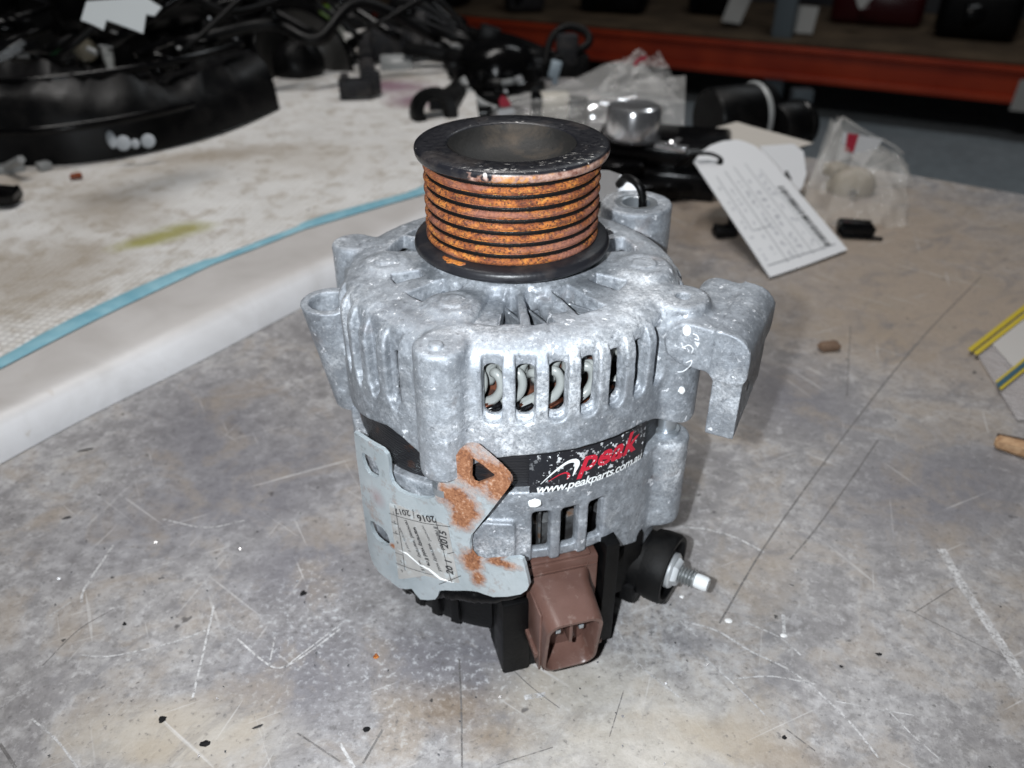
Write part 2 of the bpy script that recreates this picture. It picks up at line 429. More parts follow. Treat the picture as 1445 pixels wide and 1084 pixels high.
g.cut(np.maximum(np.abs(ta - .010) - .0175, rbox2(ra - .0835, z - .116, .0050, .024, .003)), s, .0015)
g.cut(np.maximum(np.abs(ta - .008) - .03, rbox2(ra - .0802, z - .109, .0031, .0185, .0030)), s, .001)
g.cut(np.sqrt((ta - .004) ** 2 + (z - .1165) ** 2) + np.maximum(.0930 - ra, 0) * 9 - .0016, s, .0004)
# bolt holes / bolt ends
bx, by = azp(64.5, .0672); s = g.sl((bx - .01, by - .01, .135), (bx + .01, by + .01, .158)); x, y, z = g.xyz(s)
g.cut(cylz(x, y, z, bx, by, .0026, .1455, .16, .0003), s, .0005)
bx, by = azp(-20.5, .0690); s = g.sl((bx - .01, by - .01, .135), (bx + .01, by + .01, .158)); x, y, z = g.xyz(s)
g.add(cylz(x, y, z, bx, by, .0024, .145, .1502, .0004), s, .0005)
# sand-cast unevenness
g.F += (.00006 * np.sin(X * 610 + 1) * np.sin(Y * 540 + Z * 300) + .00004 * np.sin(Z * 900 + X * 380) * np.sin(Y * 770)).astype(np.float32)
fc = link('front_case', g.mesh('front_case'), M['alu'], alt); del g

# ---- rear casting
g = Cast((-.086, -.084, .022), (.086, .084, .094), .00054)
X, Y, Z = g.X, g.Y, g.Z; r, th = polar(X, Y)
outer = rbox2(r, Z - .0655, .0672, .0375, .013); g.add(outer, q, .0005)
for a in BOLT_AZ[1:]:
    bx, by = azp(a, .0672); s = g.sl((bx - .02, by - .02, .022), (bx + .02, by + .02, .094)); x, y, z = g.xyz(s)
    g.add(cylz(x, y, z, bx, by, .0092, .047, .0895, .002) + (.004 if a == -20.5 else 0), s, .004)
RS = [9.2 + 9.4 * k for k in range(3)] + [-40, -50, -60, -70, 90, 100, 110, 120, 130, 180, 190, 200, 210]
for a in RS:
    s = near(a, .064, .012); rs = r[s[:2]]; z = Z[:, :, s[2]]; d = wrap(th[s[:2]] - a) * (math.pi / 180) * rs
    g.cut(np.maximum(rbox2(d, z - .068, .0034, .0125, .0015), -(outer[s] + .0013)), s, .001)
g.cut(rbox2(r, Z - .067, .0625, .0345, .010), q, .0008)
topz = .0905 - .004 * np.exp(-(wrap(th + 45) / 22) ** 2) - .003 * np.exp(-(wrap(th - 90) / 25) ** 2)
g.cut(topz - Z, q, .0008)
for a in RS:
    s = near(a, .064, .012); rs = r[s[:2]]; z = Z[:, :, s[2]]; d = wrap(th[s[:2]] - a) * (math.pi / 180) * rs
    g.cut(np.maximum(rbox2(d, z - .0705, .0031, .0098, .0009), np.maximum(.055 - rs, rs - .08)), s, .0006)
d = wrap(th + 45) * (math.pi / 180) * r
g.cut(np.maximum(rbox2(d, Z - .0455, .013, .0120, .002), .05 - r), q, .001)
d = wrap(th - 14) * (math.pi / 180) * r                               # notch over the plug
g.cut(np.maximum(np.maximum(np.abs(d) - .021, Z - .0562), .03 - r), q, .001)
d = wrap(th - 43) * (math.pi / 180) * r
g.cut(np.maximum(np.maximum(np.abs(d) - .0085, Z - .0475 + d * .45), .03 - r), q, .001)
d = wrap(th + 7) * (math.pi / 180) * r
g.add(np.maximum(rbox2(d, Z - .066, .0095, .0115, .002), np.maximum(.062 - r, r - .0695)), q, .002)
g.F += (.00006 * np.sin(X * 590 + 2) * np.sin(Y * 560 + Z * 330) + .00004 * np.sin(Z * 870 + X * 410) * np.sin(Y * 730)).astype(np.float32)
link('rear_case', g.mesh('rear_case'), M['alu'], alt); del g

a = Mat('dusty_metal', (.10, .105, .11), .5, .3); a.col(a.ramp(a.noise(110, 4), [(.42, (.035, .033, .033)), (.56, (.12, .125, .13)), (.66, (.13, .075, .045))])); M['dusty_metal'] = a.m  # metal darkened: shade inside the rear slots is put into its colour
mb = MB(); mb.lathe([(.040, .046), (.0510, .046), (.0530, .048), (.0530, .0620), (.0515, .0632), (.0480, .0635), (.0480, .0830), (.040, .0830)], 96)
for i in range(40): mb.box((.0012, .004, .016), (0, 0, .062), bevel=.0003, seg=1, M=azframe(i * 9 + 2, .0538, 0))
mb.done('rectifier_plate', M['dusty_metal'], alt, 40)

# ---- stator: laminated band, hairpin windings, lacquered wires
a = Mat('stator_laminations', (.014, .014, .016), .40)
c = a.mix(a.ramp(a.noise(70, 5, .65), [(.55, 0), (.68, .8)]), (.013, .013, .015), (.085, .036, .018))
a.col(c); a.bump(a.noise(60, 2, .5, co=a.co((.05, .05, 22))), .5, .0006); M['lam'] = a.m
mb = MB(); pr = []
for i in range(24): z = .084 + i * .0012; pr += [(.0640, z), (.0640, z + .0010), (.0637, z + .0011)]
mb.lathe([(.050, .084)] + pr + [(.050, .1128)], 160); stator = mb.done('stator', M['lam'], alt, 30)
M['enamel'] = Mat('grey_winding_enamel', (.25, .262, .255), .32).m
a = Mat('bare_copper', (.42, .13, .055), .35, .8); a.col(a.ramp(a.noise(120, 3), [(.4, (.10, .035, .02)), (.6, (.50, .17, .07))])); M['copper'] = a.m
a = Mat('dark_lacquer', (.03, .02, .016), .4); a.col(a.ramp(a.noise(140, 4), [(.50, (.020, .015, .014)), (.68, (.13, .045, .025))])); M['core'] = a.m
mb = MB(); mb.tube(curve([(-.0062, .0006, .1222), (-.0035, -.0003, .1238), (-.0006, -.0010, .1258), (.0014, -.0012, .1290), (.0016, -.0009, .1322), (.0002, -.0002, .1347), (-.0016, .0014, .1345), (-.0024, .0036, .1325)], 4), [.0019] * 22 + [.0019, .0018, .0017, .0015, .0014, .0012, .0010], 10)
hook = mb.done('winding_loop', M['enamel'], stator, 180); hook.data.transform(Matrix.Translation((0, 0, .1222)) @ Matrix.Diagonal((.84, .9, .98, 1)) @ Matrix.Translation((0, 0, -.1222)))
mb = MB(); mb.tube(curve([(-.0016, .0052, .128), (-.0012, .0040, .1340), (.0002, .0032, .1378), (.0022, .0030, .1385), (.0036, .0040, .1355), (.0040, .0055, .128)], 4), .0017, 10)
arch = mb.done('winding_arch', M['enamel'], stator, 180)
mb = MB(); mb.tube([(-.0065, 0, .1160), (0, -.0010, .1190), (.0065, 0, .1228)], .0009, 6); wire_b = mb.done('lacquered_wire', M['black_gloss'], stator, 180)
wire_c = link('copper_wire', wire_b.data.copy(), None, stator); wire_c.data.materials.clear(); wire_c.data.materials.append(M['copper'])
def put(o, deg, rr, dz, first):
    c = o if first else o.copy()
    if not first: COL.objects.link(c); c.parent = stator
    c.matrix_local = azframe(deg, rr, dz) @ Matrix.Rotation(R(rng.uniform(-3, 3)), 4, 'Y'); return c
for i in range(29):
    deg = -80 + 6.0 * i + 4.5
    put(hook, deg, .0584, rng.uniform(-.0005, .0006), i == 0); put(arch, deg + rng.uniform(1, 3), .0578, rng.uniform(-.0005, .0006), i == 0)
    for k in range(4):
        put(wire_c if k in (1, 3) else wire_b, deg + k * 1.5, .0600 - .0007 * (k % 2), .0006 + rng.uniform(-.0007, .0010), i == 0 and k in (0, 1))
mb = MB(); mb.lathe([(.0525, .114), (.0525, .139), (.0500, .1395), (.0500, .114)], 96); mb.done('winding_core', M['core'], stator)

# ---- cooling fan behind the face
mb = MB(); mb.lathe([(.010, .1415), (.0505, .1415), (.0505, .1400), (.010, .1400)], 64); fan = mb.done('fan', M['alu_clean'], alt)
mb = MB(); mb.box((.0013, .020, .0045), (0, 0, 0), bevel=.0003, seg=1); blade = mb.done('blade', M['alu_clean'], fan)
for i, deg in enumerate([-58, -45, -9, 1.5, 12, 30, 37, 48, 60, 75, 105, 125, 150, 180, -150, -125, -110, -80]):
    b_ = blade if i == 0 else blade.copy()
    if i: COL.objects.link(b_); b_.parent = fan
    b_.matrix_local = azframe(deg, .039, .1436) @ Matrix.Rotation(R(28 if i % 2 else 18), 4, 'Z')

# ---- through bolts
M['steel'] = Mat('zinc_steel', (.42, .45, .48), .32, .75).m
for a_ in BOLT_AZ:
    bx, by = azp(a_, .0672); mb = MB(); mb.lathe([(0, .080), (.0036, .080), (.0036, .106), (0, .106)], 20, Matrix.Translation((bx, by, 0)))
    mb.lathe([(.0036, .0885), (.0050, .0885), (.0050, .0915), (.0036, .0915)], 20, Matrix.Translation((bx, by, 0)))
    mb.done('through_bolt', M['steel'], alt)

# ---- pulley
PZ = .195
pul = None
a = Mat('rusty_grooves', rough=.8)
P = a.sep(a.co()); rad = a.math('SQRT', a.math('ADD', a.math('MULTIPLY', P[0], P[0]), a.math('MULTIPLY', P[1], P[1])))
n1 = a.noise(130, 6, .7, co=a.co((1, 1, 2.2))); n2 = a.noise(950, 3, .7); n3 = a.noise(34, 4, .6, co=a.co((1, 1, 3)))
c = a.ramp(n1, [(.28, (.06, .016, .011)), (.42, (.21, .058, .017)), (.55, (.42, .135, .026)), (.74, (.62, .26, .045))])
c = a.mix(a.ramp(n2, [(.38, .92), (.53, 0)]), c, (.045, .013, .010))
c = a.mix(a.ramp(a.noise(600, 4, .7), [(.58, 0), (.70, .5)]), c, (.78, .42, .07))
c = a.mix(a.ramp(n3, [(.52, 0), (.62, .85)]), c, a.mix(n2, (.10, .030, .020), (.36, .16, .12)))
c = a.mix(a.ramp(a.noise(52, 4, .6, co=a.co((1, 1, 4), (.4, .3, 0))), [(.54, 0), (.64, .8)]), c, a.mix(n2, (.05, .014, .012), (.30, .085, .030)))
zz = a.math('ADD', P[2], a.math('MULTIPLY', a.math('SUBTRACT', n3, .5), .004))
c = a.mix(a.ramp(a.math('MULTIPLY', a.math('SUBTRACT', zz, .1900), 700), [(.1, 0), (.7, .85)]), c, a.mix(n2, (.20, .10, .075), (.46, .30, .25)))
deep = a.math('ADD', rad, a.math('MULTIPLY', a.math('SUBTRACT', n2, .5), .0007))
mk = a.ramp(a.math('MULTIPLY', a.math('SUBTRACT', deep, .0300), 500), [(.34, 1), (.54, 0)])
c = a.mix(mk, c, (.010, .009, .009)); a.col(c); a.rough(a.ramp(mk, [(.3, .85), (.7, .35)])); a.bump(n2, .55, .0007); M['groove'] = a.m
prof = [(.0300, .1930), (.0322, .1925), (.0322, .1916)]; pit = .0042
for i in range(8):
    zg = .1897 - i * pit                                             # centre of groove i
    prof += [(.0313, zg + .0009), (.0295, zg + .0003), (.0295, zg - .0004), (.0313, zg - .0009), (.0317, zg - .0012), (.0320, zg - .0021), (.0318, zg - .0027), (.0313, zg - .0030)] if i < 7 else [(.0308, zg + .0005), (.0305, .1585)]
mb = MB(); mb.lathe(prof, 160); pul = mb.done('pulley', M['groove'], alt, 50)
a = Mat('chipped_black_paint', rough=.34)
n = a.noise(70, 5, .65); f = a.noise(420, 4, .6); s_ = a.noise(230, 2, .5)
c = a.mix(a.ramp(n, [(.52, 0), (.78, .30)]), (.011, .011, .014), (.17, .14, .12))
c = a.mix(a.ramp(s_, [(.72, 0), (.745, .9)]), c, (.50, .47, .44))
P = a.sep(a.co()); side = a.ramp(a.math('ADD', a.math('MULTIPLY', P[2], -420), a.math('ADD', 81.35, a.math('MULTIPLY', n, .6))), [(.0, 0), (.25, 1)])
front = a.math('ADD', a.math('MULTIPLY', P[1], -14), a.math('MULTIPLY', P[0], 7))
chip = a.math('MULTIPLY', side, a.ramp(a.math('ADD', a.noise(60, 4, .65), front), [(.86, 0), (.90, 1)]))
rust_ = a.mix(a.ramp(f, [(.35, 0), (.65, 1)]), (.16, .065, .045), (.50, .33, .27)); rust_ = a.mix(a.ramp(a.noise(300, 4, .7), [(.52, 0), (.62, .7)]), rust_, (.55, .24, .05))
c = a.mix(chip, c, rust_)
edge = a.math('MULTIPLY', a.ramp(a.math('ADD', a.math('MULTIPLY', P[2], 900), -174.6), [(0, 0), (.5, 1)]), a.ramp(a.noise(330, 4, .7, co=a.co((1, 2.2, 1))), [(.60, 0), (.64, .9)]))
c = a.mix(a.math('MULTIPLY', edge, a.ramp(front, [(.2, 0), (.4, 1)])), c, (.42, .40, .38))
a.col(c); a.rough(a.ramp(f, [(.3, .24), (.7, .46)])); a.bump(f, .3, .0004); M['rim'] = a.m
mb = MB(); mb.lathe([(.0226, .1940), (.0230, .1947), (.0238, .1951), (.0315, .1953), (.0338, .1950), (.0345, .1944), (.0347, .1935), (.0345, .1922), (.0340, .1913), (.0322, .1911), (.0300, .1911)], 128)
mb.done('rim_flange', M['rim'], pul, 60)
a = Mat('dusty_cap', rough=.62); n = a.noise(48, 5, .65, .3); f = a.noise(500, 3)
c = a.ramp(n, [(.36, (.003, .003, .003)), (.54, (.009, .008, .007)), (.72, (.050, .036, .024))]); c = a.mix(a.ramp(f, [(.70, 0), (.76, .4)]), c, (.22, .19, .16))
a.col(c); a.bump(f, .4, .0005); M['cap'] = a.m
mb = MB(); mb.lathe([(0, .1868), (.006, .1868), (.012, .1873), (.0175, .1890), (.0212, .1922), (.0222, .1938), (.0228, .1946)], 96); mb.done('dust_cap', M['cap'], pul, 60)
a = Mat('flange_paint', rough=.40); n = a.noise(60, 5, .6); f = a.noise(600, 3)
c = a.mix(a.ramp(n, [(.55, 0), (.75, .4)]), (.013, .013, .016), (.10, .08, .07)); a.col(c); a.bump(f, .3, .0004); M['flange'] = a.m
mb = MB(); mb.lathe([(.0300, .1614), (.0318, .1612), (.0350, .1607), (.0361, .1601), (.0364, .1594), (.0366, .1586), (.0365, .1576), (.0356, .1568), (.0300, .1562), (.018, .154)], 128)
lf = mb.done('lower_flange', M['flange'], pul, 45)
mb = MB()
PA0, PA1 = -47, 18
def flpatch(u, v):
    a_ = R(PA0 + PA1 * u + 2.2 * math.sin(u * 9) * (v - .5)); rr = .0326 + (.0026 + .0004 * math.sin(u * 17)) * v * math.sin(math.pi * min(.97, max(.03, u))) ** .4; return azp(math.degrees(a_), rr) + (.16130 - .00016 * (rr - .0318) * 1000,)
mb.sheet(flpatch, 14, 4); mb.done('rust_patch', M['rust'], pul, 180, solid=.0001)
mb = MB(); mb.lathe([(.0085, .149), (.0085, .157)], 32); mb.lathe([(.018, .1535), (.018, .149)], 48); mb.done('shaft_spacer', M['alu_clean'], pul, 60)

# ---- sticker on the band
RS_ = .0671; SZ0 = .0880; SA0 = 5.2
def smap(u, v, w): a_ = R(SA0) + u / RS_; rr = RS_ + w; return (math.sin(a_) * rr, -math.cos(a_) * rr, SZ0 + v)
a = Mat('scuffed_sticker', (.010, .010, .013), .38)
n = a.noise(520, 3, .6); n2 = a.noise(60, 3, .6)
k = a.math('MULTIPLY', a.ramp(n, [(.585, 0), (.61, 1)]), a.ramp(n2, [(.42, .15), (.58, 1)]))
a.col(a.mix(k, (.010, .011, .015), (.72, .74, .76))); a.rough(a.ramp(n, [(.4, .3), (.6, .5)])); M['sticker'] = a.m
mb = MB(); SW, SH = .0490, .0186
mb.sheet(lambda u, v: smap(u * SW, v * SH, 0), 60, 8); stk = mb.done('sticker', M['sticker'], alt, 180)
stk['label'] = 'scuffed black sticker with red and white lettering'
a = Mat('red_print', (.50, .012, .035), .4); n = a.noise(620, 2, .5); a.col(a.mix(a.ramp(n, [(.66, 0), (.69, 1)]), (.50, .012, .035), (.75, .75, .76))); M['redp'] = a.m
M['whitep'] = Mat('white_print', (.78, .80, .80), .45).m
M['inkp'] = Mat('black_print', (.02, .02, .022), .5).m
e = .00012
text_mesh('peak', .0128, lambda u, v, w: smap(u, v, e), 'lettering', M['redp'], stk, shear=.32, bold=.00036, at=(.0180, .0085), space=1.03)
text_mesh('www.peakparts.com.au', .0052, lambda u, v, w: smap(u, v, e), 'lettering', M['whitep'], stk, shear=.25, bold=.00010, at=(.0022, .0018), space=.93)
sw = []
p = curve([(.004, .0058), (.009, .0108), (.0135, .0138), (.0165, .0138), (.0172, .0115), (.0158, .0072)], 6)
sw.append(ribbon(p, list(np.interp(np.linspace(0, 1, len(p)), [0, .4, .75, 1], [.0002, .0012, .0022, .0003])), lambda u, v, w: smap(u, v, e)))
strokes(sw, 'emblem_stroke', M['whitep'], stk)
p = curve([(.0068, .0066), (.0105, .0088), (.0132, .0093), (.0142, .0078), (.0136, .0062)], 6)
strokes([ribbon(p, list(np.interp(np.linspace(0, 1, len(p)), [0, .5, .8, 1], [.0002, .0007, .0012, .0003])), lambda u, v, w: smap(u, v, e))], 'emblem_stroke', M['redp'], stk)

# ---- paint dots and chalk scribble
M['wpaint'] = Mat('white_paint', (.84, .86, .86), .4).m
def dot(px, py, rr, rx, rz):
    d = ray(px, py); A = d[0] ** 2 + d[1] ** 2; B = 2 * (CP[0] * d[0] + CP[1] * d[1]); C_ = CP[0] ** 2 + CP[1] ** 2 - rr * rr
    t = (-B - math.sqrt(max(0, B * B - 4 * A * C_))) / 2 / A; p = CP + d * t; az_ = math.degrees(math.atan2(p[0], -p[1]))
    mb = MB(); F_ = azframe(az_, rr, p[2]) @ Matrix.Rotation(R(90), 4, 'X')
    mb.lathe([(0, .0006), (.6, .0005), (.9, .0002), (1, -.0012)], 14, F_ @ Matrix.Diagonal((rx, rz, 1, 1)) @ Matrix.Rotation(rng.uniform(0, 3), 4, 'Z'))
    for v in mb.bm.verts: v.co += Vector(rng.uniform(-.0002, .0002, 3))
    return mb.done('paint_dot', M['wpaint'], alt, 180)
dot(755, 712, .0700, .0024, .0015)
from mathutils.bvhtree import BVHTree
def bvh_of(o):
    me = o.data; V = np.empty(len(me.vertices) * 3, np.float32); me.vertices.foreach_get('co', V)
    L = np.empty(len(me.loops), np.int32); me.loops.foreach_get('vertex_index', L)
    return BVHTree.FromPolygons(V.reshape(-1, 3).tolist(), L.reshape(-1, 4).tolist())
BV = bvh_of(fc)
def hit(px, py): return BV.ray_cast(Vector(CP), Vector(ray(px, py)).normalized())
def dot_on(px, py, rx, rz):
    p, n, _, _ = hit(px, py)
    if p is None: return
    F_ = Matrix.Translation(p) @ n.to_track_quat('Z', 'Y').to_matrix().to_4x4(); mb = MB()
    mb.lathe([(0, .0005), (.6, .0004), (.9, .0002), (1, -.0008)], 14, F_ @ Matrix.Rotation(rng.uniform(0, 3), 4, 'Z') @ Matrix.Diagonal((rx, rz, 1, 1)))
    for v in mb.bm.verts: v.co += Vector(rng.uniform(-.0002, .0002, 3))
    mb.done('paint_dot', M['wpaint'], alt, 180)
dot_on(969, 467, .0024, .0016); dot_on(962, 551, .0019, .0014)
a = Mat('faint_chalk', (.62, .64, .66), .6); M['chalk'] = a.m
for pts in ([(978, 471), (984, 474), (986, 480), (980, 478)], [(962, 484), (964, 490), (972, 487), (978, 492), (976, 498)], [(962, 490), (968, 492)], [(956, 525), (964, 524), (974, 516), (976, 509), (968, 512)]):
    tt = []
    for x, y in curve(pts, 5):
        p, n, _, _ = hit(x, y)
        if p is not None: tt.append(p + n * .00005)
    mb = MB(); mb.tube(tt, .00028, 5); mb.done('chalk_stroke', M['chalk'], alt, 180)

# ---- sheet-metal bracket with the warranty label
PA = R(-28); PN = np.array([math.sin(PA), -math.cos(PA), 0]); PU = np.array([math.cos(PA), math.sin(PA), 0]); PD = .0712
def uv(px, py):
    p = pp(px, py, PN * PD, PN); return float(np.dot(p, PU)), float(p[2])
def bend(u, v, w):
    # slight set in the sheet: flat tongue right, left third bent back
    s = max(0.0, -.006 - u); k = PD + w - 9.0 * s * s * .9
    if u > .012: k -= (u - .012) * .10
    return PU * u + PN * k + np.array([0, 0, v])
out = [(487, 621), (499, 623), (511, 627), (530, 633), (539, 637), (545, 643), (548, 652), (549, 672), (553, 683), (563, 693), (575, 699), (590, 703), (604, 704), (612, 702), (616, 697), (618, 683), (630, 664), (640, 648), (648, 635), (653, 631), (660, 630), (669, 632), (685, 647), (702, 664), (712, 676), (715, 681), (716, 687), (713, 694), (690, 724), (663, 758), (661, 770), (663, 783), (669, 791), (679, 795), (700, 795), (726, 794), (732, 797), (735, 806), (738, 820), (741, 834), (738, 841), (730, 846), (712, 848), (693, 847), (683, 843), (672, 838), (664, 836), (656, 835), (642, 834), (628, 833), (620, 834), (618, 841), (614, 846), (604, 847), (593, 846), (586, 838), (581, 831), (572, 832), (562, 831), (552, 826), (543, 821), (531, 816), (521, 811), (515, 801), (509, 787), (505, 760), (501, 733), (497, 703), (493, 673), (489, 645)]
def dens(l, m=3):
    o = []
    for i, p in enumerate(l):
        n_ = l[(i + 1) % len(l)]
        for k in range(m): o.append((p[0] + (n_[0] - p[0]) * k / m, p[1] + (n_[1] - p[1]) * k / m))
    return o
def ell(cx, cy, rx, ry, rot, n=20):
    c_, s_ = math.cos(rot), math.sin(rot)
    return [(cx + rx * math.cos(t) * c_ - ry * math.sin(t) * s_, cy + rx * math.cos(t) * s_ + ry * math.sin(t) * c_) for t in [2 * math.pi * i / n for i in range(n)]]
z5 = lambda l: dens([(470 + x * .2076, 600 + y * .2076) for x, y in l], 2)
holes = [z5([(155, 228), (168, 222), (235, 242), (277, 272), (298, 322), (296, 362), (270, 376), (213, 360), (178, 322), (157, 272)]), z5([(215, 690), (240, 688), (320, 716), (360, 757), (377, 803), (370, 832), (340, 836), (270, 806), (235, 772), (212, 722)]), dens([(662, 651), (665, 649), (679, 660), (694, 674), (694, 678), (689, 680), (670, 686), (665, 684), (661, 676)], 1)]
a = Mat('rusty_zinc_sheet', rough=.45)
# rust creeps over the tongue, its neck and the upper edge of the foot; zinc elsewhere
n1 = a.noise(120, 5, .65); n2 = a.noise(900, 3, .65); n3 = a.noise(45, 4, .6)
base = a.ramp(n3, [(.35, (.46, .52, .55)), (.65, (.60, .66, .69))])
base = a.mix(a.ramp(a.noise(260, 3), [(.60, 0), (.72, .5)]), base, (.24, .25, .25))
def blob(cx, cy, rx, ry):
    P = bend(*uv(cx, cy), 0); mp = a.n('Mapping', vector_type='TEXTURE'); mp.inputs['Location'].default_value = P
    mp.inputs['Rotation'].default_value = (0, 0, PA); mp.inputs['Scale'].default_value = (rx, .03, ry)
    a.l(a.co(), mp.inputs['Vector']); gt = a.n('VectorMath', operation='LENGTH'); a.l(mp.outputs[0], gt.inputs[0])
    return a.math('SUBTRACT', 1.0, gt.outputs['Value'], True)
bl = None
for args in ((664, 662, .0170, .0160), (690, 672, .012, .010), (640, 700, .0115, .0100), (650, 735, .0070, .0075), (700, 690, .010, .010), (665, 795, .0060, .0085), (700, 798, .0125, .0036), (655, 720, .009, .009), (672, 818, .0045, .0060), (553, 772, .0022, .0022)):
    b_ = blob(*args); bl = b_ if bl is None else a.math('MAXIMUM', bl, b_)
rm = a.ramp(a.math('ADD', bl, a.math('MULTIPLY', a.math('SUBTRACT', a.noise(95, 7, .75), .5), 1.9)), [(.08, 0), (.26, .45), (.62, 1)])
rc = a.ramp(a.mix(.45, n2, a.noise(260, 5, .7)), [(.34, (.10, .040, .025)), (.46, (.23, .092, .042)), (.56, (.33, .150, .075)), (.66, (.50, .33, .24))])
pk = blob(528, 706, .0055, .0060); base = a.mix(a.math('MULTIPLY', pk, .45), base, (.45, .20, .20))
a.col(a.mix(rm, base, rc)); a.rough(a.ramp(rm, [(.2, .30), (.8, .85)])); a.metal(a.ramp(rm, [(.2, .45), (.8, 0)]))
a.bump(n2, .35, .0005); a.bump(rm, .3, .0004, a.bo); M['sheet'] = a.m
o2 = [uv(*p) for p in dens(out, 2)]; h2 = [[uv(*p) for p in h] for h in holes]
# cut the sheet into a fine grid so that it can be bent
brk = slab(o2, h2, .0017, lambda u, v, w: (u, w, v), 'mount_bracket', M['sheet'], alt, 30)
bm = bmesh.new(); bm.from_mesh(brk.data)
for u in np.arange(-.034, .046, .003): bmesh.ops.bisect_plane(bm, geom=list(bm.verts) + list(bm.edges) + list(bm.faces), plane_co=(u, 0, 0), plane_no=(1, 0, 0))
for v in bm.verts: v.co = Vector(bend(v.co.x, v.co.z, v.co.y))
bmesh.ops.recalc_face_normals(bm, faces=bm.faces); bm.to_mesh(brk.data); bm.free(); smooth_by_angle(brk.data, 35)
# label: cells with years round the edge, warning lines across
lab = [(548, 711), (563, 713), (600, 729), (632, 741), (641, 790), (648, 823), (632, 820), (600, 812), (562, 818), (556, 770)]
a = Mat('worn_label', (.40, .385, .365), .42); n = a.noise(60, 4, .6); f = a.noise(700, 3)
a.col(a.mix(a.ramp(a.noise(130, 6, .75), [(.54, 0), (.62, .7)]), a.ramp(n, [(.35, (.30, .29, .28)), (.65, (.42, .41, .395))]), (.52, .57, .59))); a.bump(a.noise(160, 3), .3, .0006); M['label'] = a.m
lo = slab([uv(*p) for p in dens(lab, 4)], [], .00012, lambda u, v, w: (u, w, v), 'warranty_label', M['label'], brk, 30)
bm = bmesh.new(); bm.from_mesh(lo.data)
for u in np.arange(-.034, .046, .003): bmesh.ops.bisect_plane(bm, geom=list(bm.verts) + list(bm.edges) + list(bm.faces), plane_co=(u, 0, 0), plane_no=(1, 0, 0))
for v in bm.verts: v.co = Vector(bend(v.co.x, v.co.z, v.co.y + .0002))
bmesh.ops.recalc_face_normals(bm, faces=bm.faces); bm.to_mesh(lo.data); bm.free()
lmap = lambda u, v, w: bend(u, v, .00032)
def lt(body, px, py, size, d, **kw):
    """text whose baseline starts at the photo's pixel and runs along direction d (pixels)"""
    a0 = np.array(uv(px, py)); b0 = np.array(uv(px + d[0], py + d[1])); t = b0 - a0
    return text_mesh(body, size, lmap, 'lettering', M['inkp'], brk, rot=math.atan2(t[1], t[0]), at=a0, **kw)
lt('2015', 633, 774, .0042, (-3, -22), bold=.00012); lt('20 1', 640, 811, .0042, (-3, -22), bold=.00012)
lt('2016', 613, 728, .0042, (-22, -2), bold=.00010); lt('2017', 578, 720, .0038, (-22, -3), bold=.00006)
for x, y, s_, z_, d_, b_ in ((612, 742, 'if removed', .0026, (60, 170), .00005), (604, 766, 'warranty void', .0025, (85, 210), .00003), (595, 741, 'removed', .0021, (40, 80), 0), (583, 743, 'warranty void if re', .0026, (120, 310), .00008), (571, 733, 'removed  warranty', .0024, (110, 280), .00004), (563, 744, 'warranty void if', .0019, (70, 170), 0), (590, 790, 'void if', .0022, (60, 150), .00003)):
    lt(s_, x, y, z_, d_, bold=b_, space=.95)
for i, (x, y) in enumerate(((551, 719), (553, 733), (555, 747), (557, 761), (562, 788), (563, 801))): lt(str(i + 1), x + 5, y + 3, .0022, (-10, -2))
lines = [[(548, 725), (600, 738), (636, 743)], [(557, 713), (562, 740), (568, 775), (572, 805)], [(583, 718), (585, 731)], [(615, 731), (622, 760), (632, 800), (638, 822)], [(620, 824), (650, 813)], [(632, 781), (641, 779)], [(552, 737), (561, 740)], [(554, 752), (563, 754)], [(557, 780), (568, 783)], [(558, 795), (600, 808), (612, 811)]]
strokes([ribbon([uv(*p) for p in dens(l, 4)[:-3]], .00028, lmap) for l in lines], 'print_line', M['inkp'], brk)
M['crease'] = Mat('label_crease', (.62, .63, .63), .2).m  # raised crease; its bright streak of light is put into the pale colour
mb = MB(); mb.tube([Vector(bend(*uv(x, y), .0002)) for x, y in ((560, 775), (575, 781), (592, 796), (606, 803), (622, 816), (640, 822))], [.0001, .0005, .0004, .0006, .0008, .0002], 6, flat=.6); mb.done('label_crease', M['crease'], brk, 180)

# ---- black rear cover, plug holder
mb = MB()
mb.lathe([(0, .0045), (.052, .0045), (.0575, .0075), (.0590, .013), (.0595, .036), (.050, .038), (0, .038)], 72)
for i in range(9):
    t = azframe(-95 + i * 9.0, .0597, .022); mb.box((.004, .003, .024), bevel=.0006, M=t)
mb.done('rear_cover', M['black_plastic'], alt, 35)
KA = 16; kf = azframe(KA, 0, 0)        # x tangential, -y outward
def kbox(mb, x0, x1, d0, d1, z0, z1, bevel=.0008): mb.box((x1 - x0, d1 - d0, z1 - z0), ((x0 + x1) / 2, -(d0 + d1) / 2, (z0 + z1) / 2), bevel=bevel, M=kf)
mb = MB(); kbox(mb, -.0240, -.0125, .050, .0705, 0, .040, .0012); kbox(mb, .0172, .0230, .048, .0700, .006, .060); kbox(mb, -.0240, .0230, .046, .058, .002, .05)
kbox(mb, -.0125, -.0085, .052, .069, .0, .012); kbox(mb, .0235, .040, .040, .0565, .016, .050, .002); kbox(mb, .030, .044, .036, .050, .012, .044, .003)
mb.done('plug_holder', M['black_plastic'], alt, 35)
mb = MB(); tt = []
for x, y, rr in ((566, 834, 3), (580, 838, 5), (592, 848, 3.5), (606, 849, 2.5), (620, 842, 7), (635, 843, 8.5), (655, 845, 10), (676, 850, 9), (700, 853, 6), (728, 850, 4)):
    tt.append((Vector(bend(*uv(x, y), -.0022)), rr / 3500))
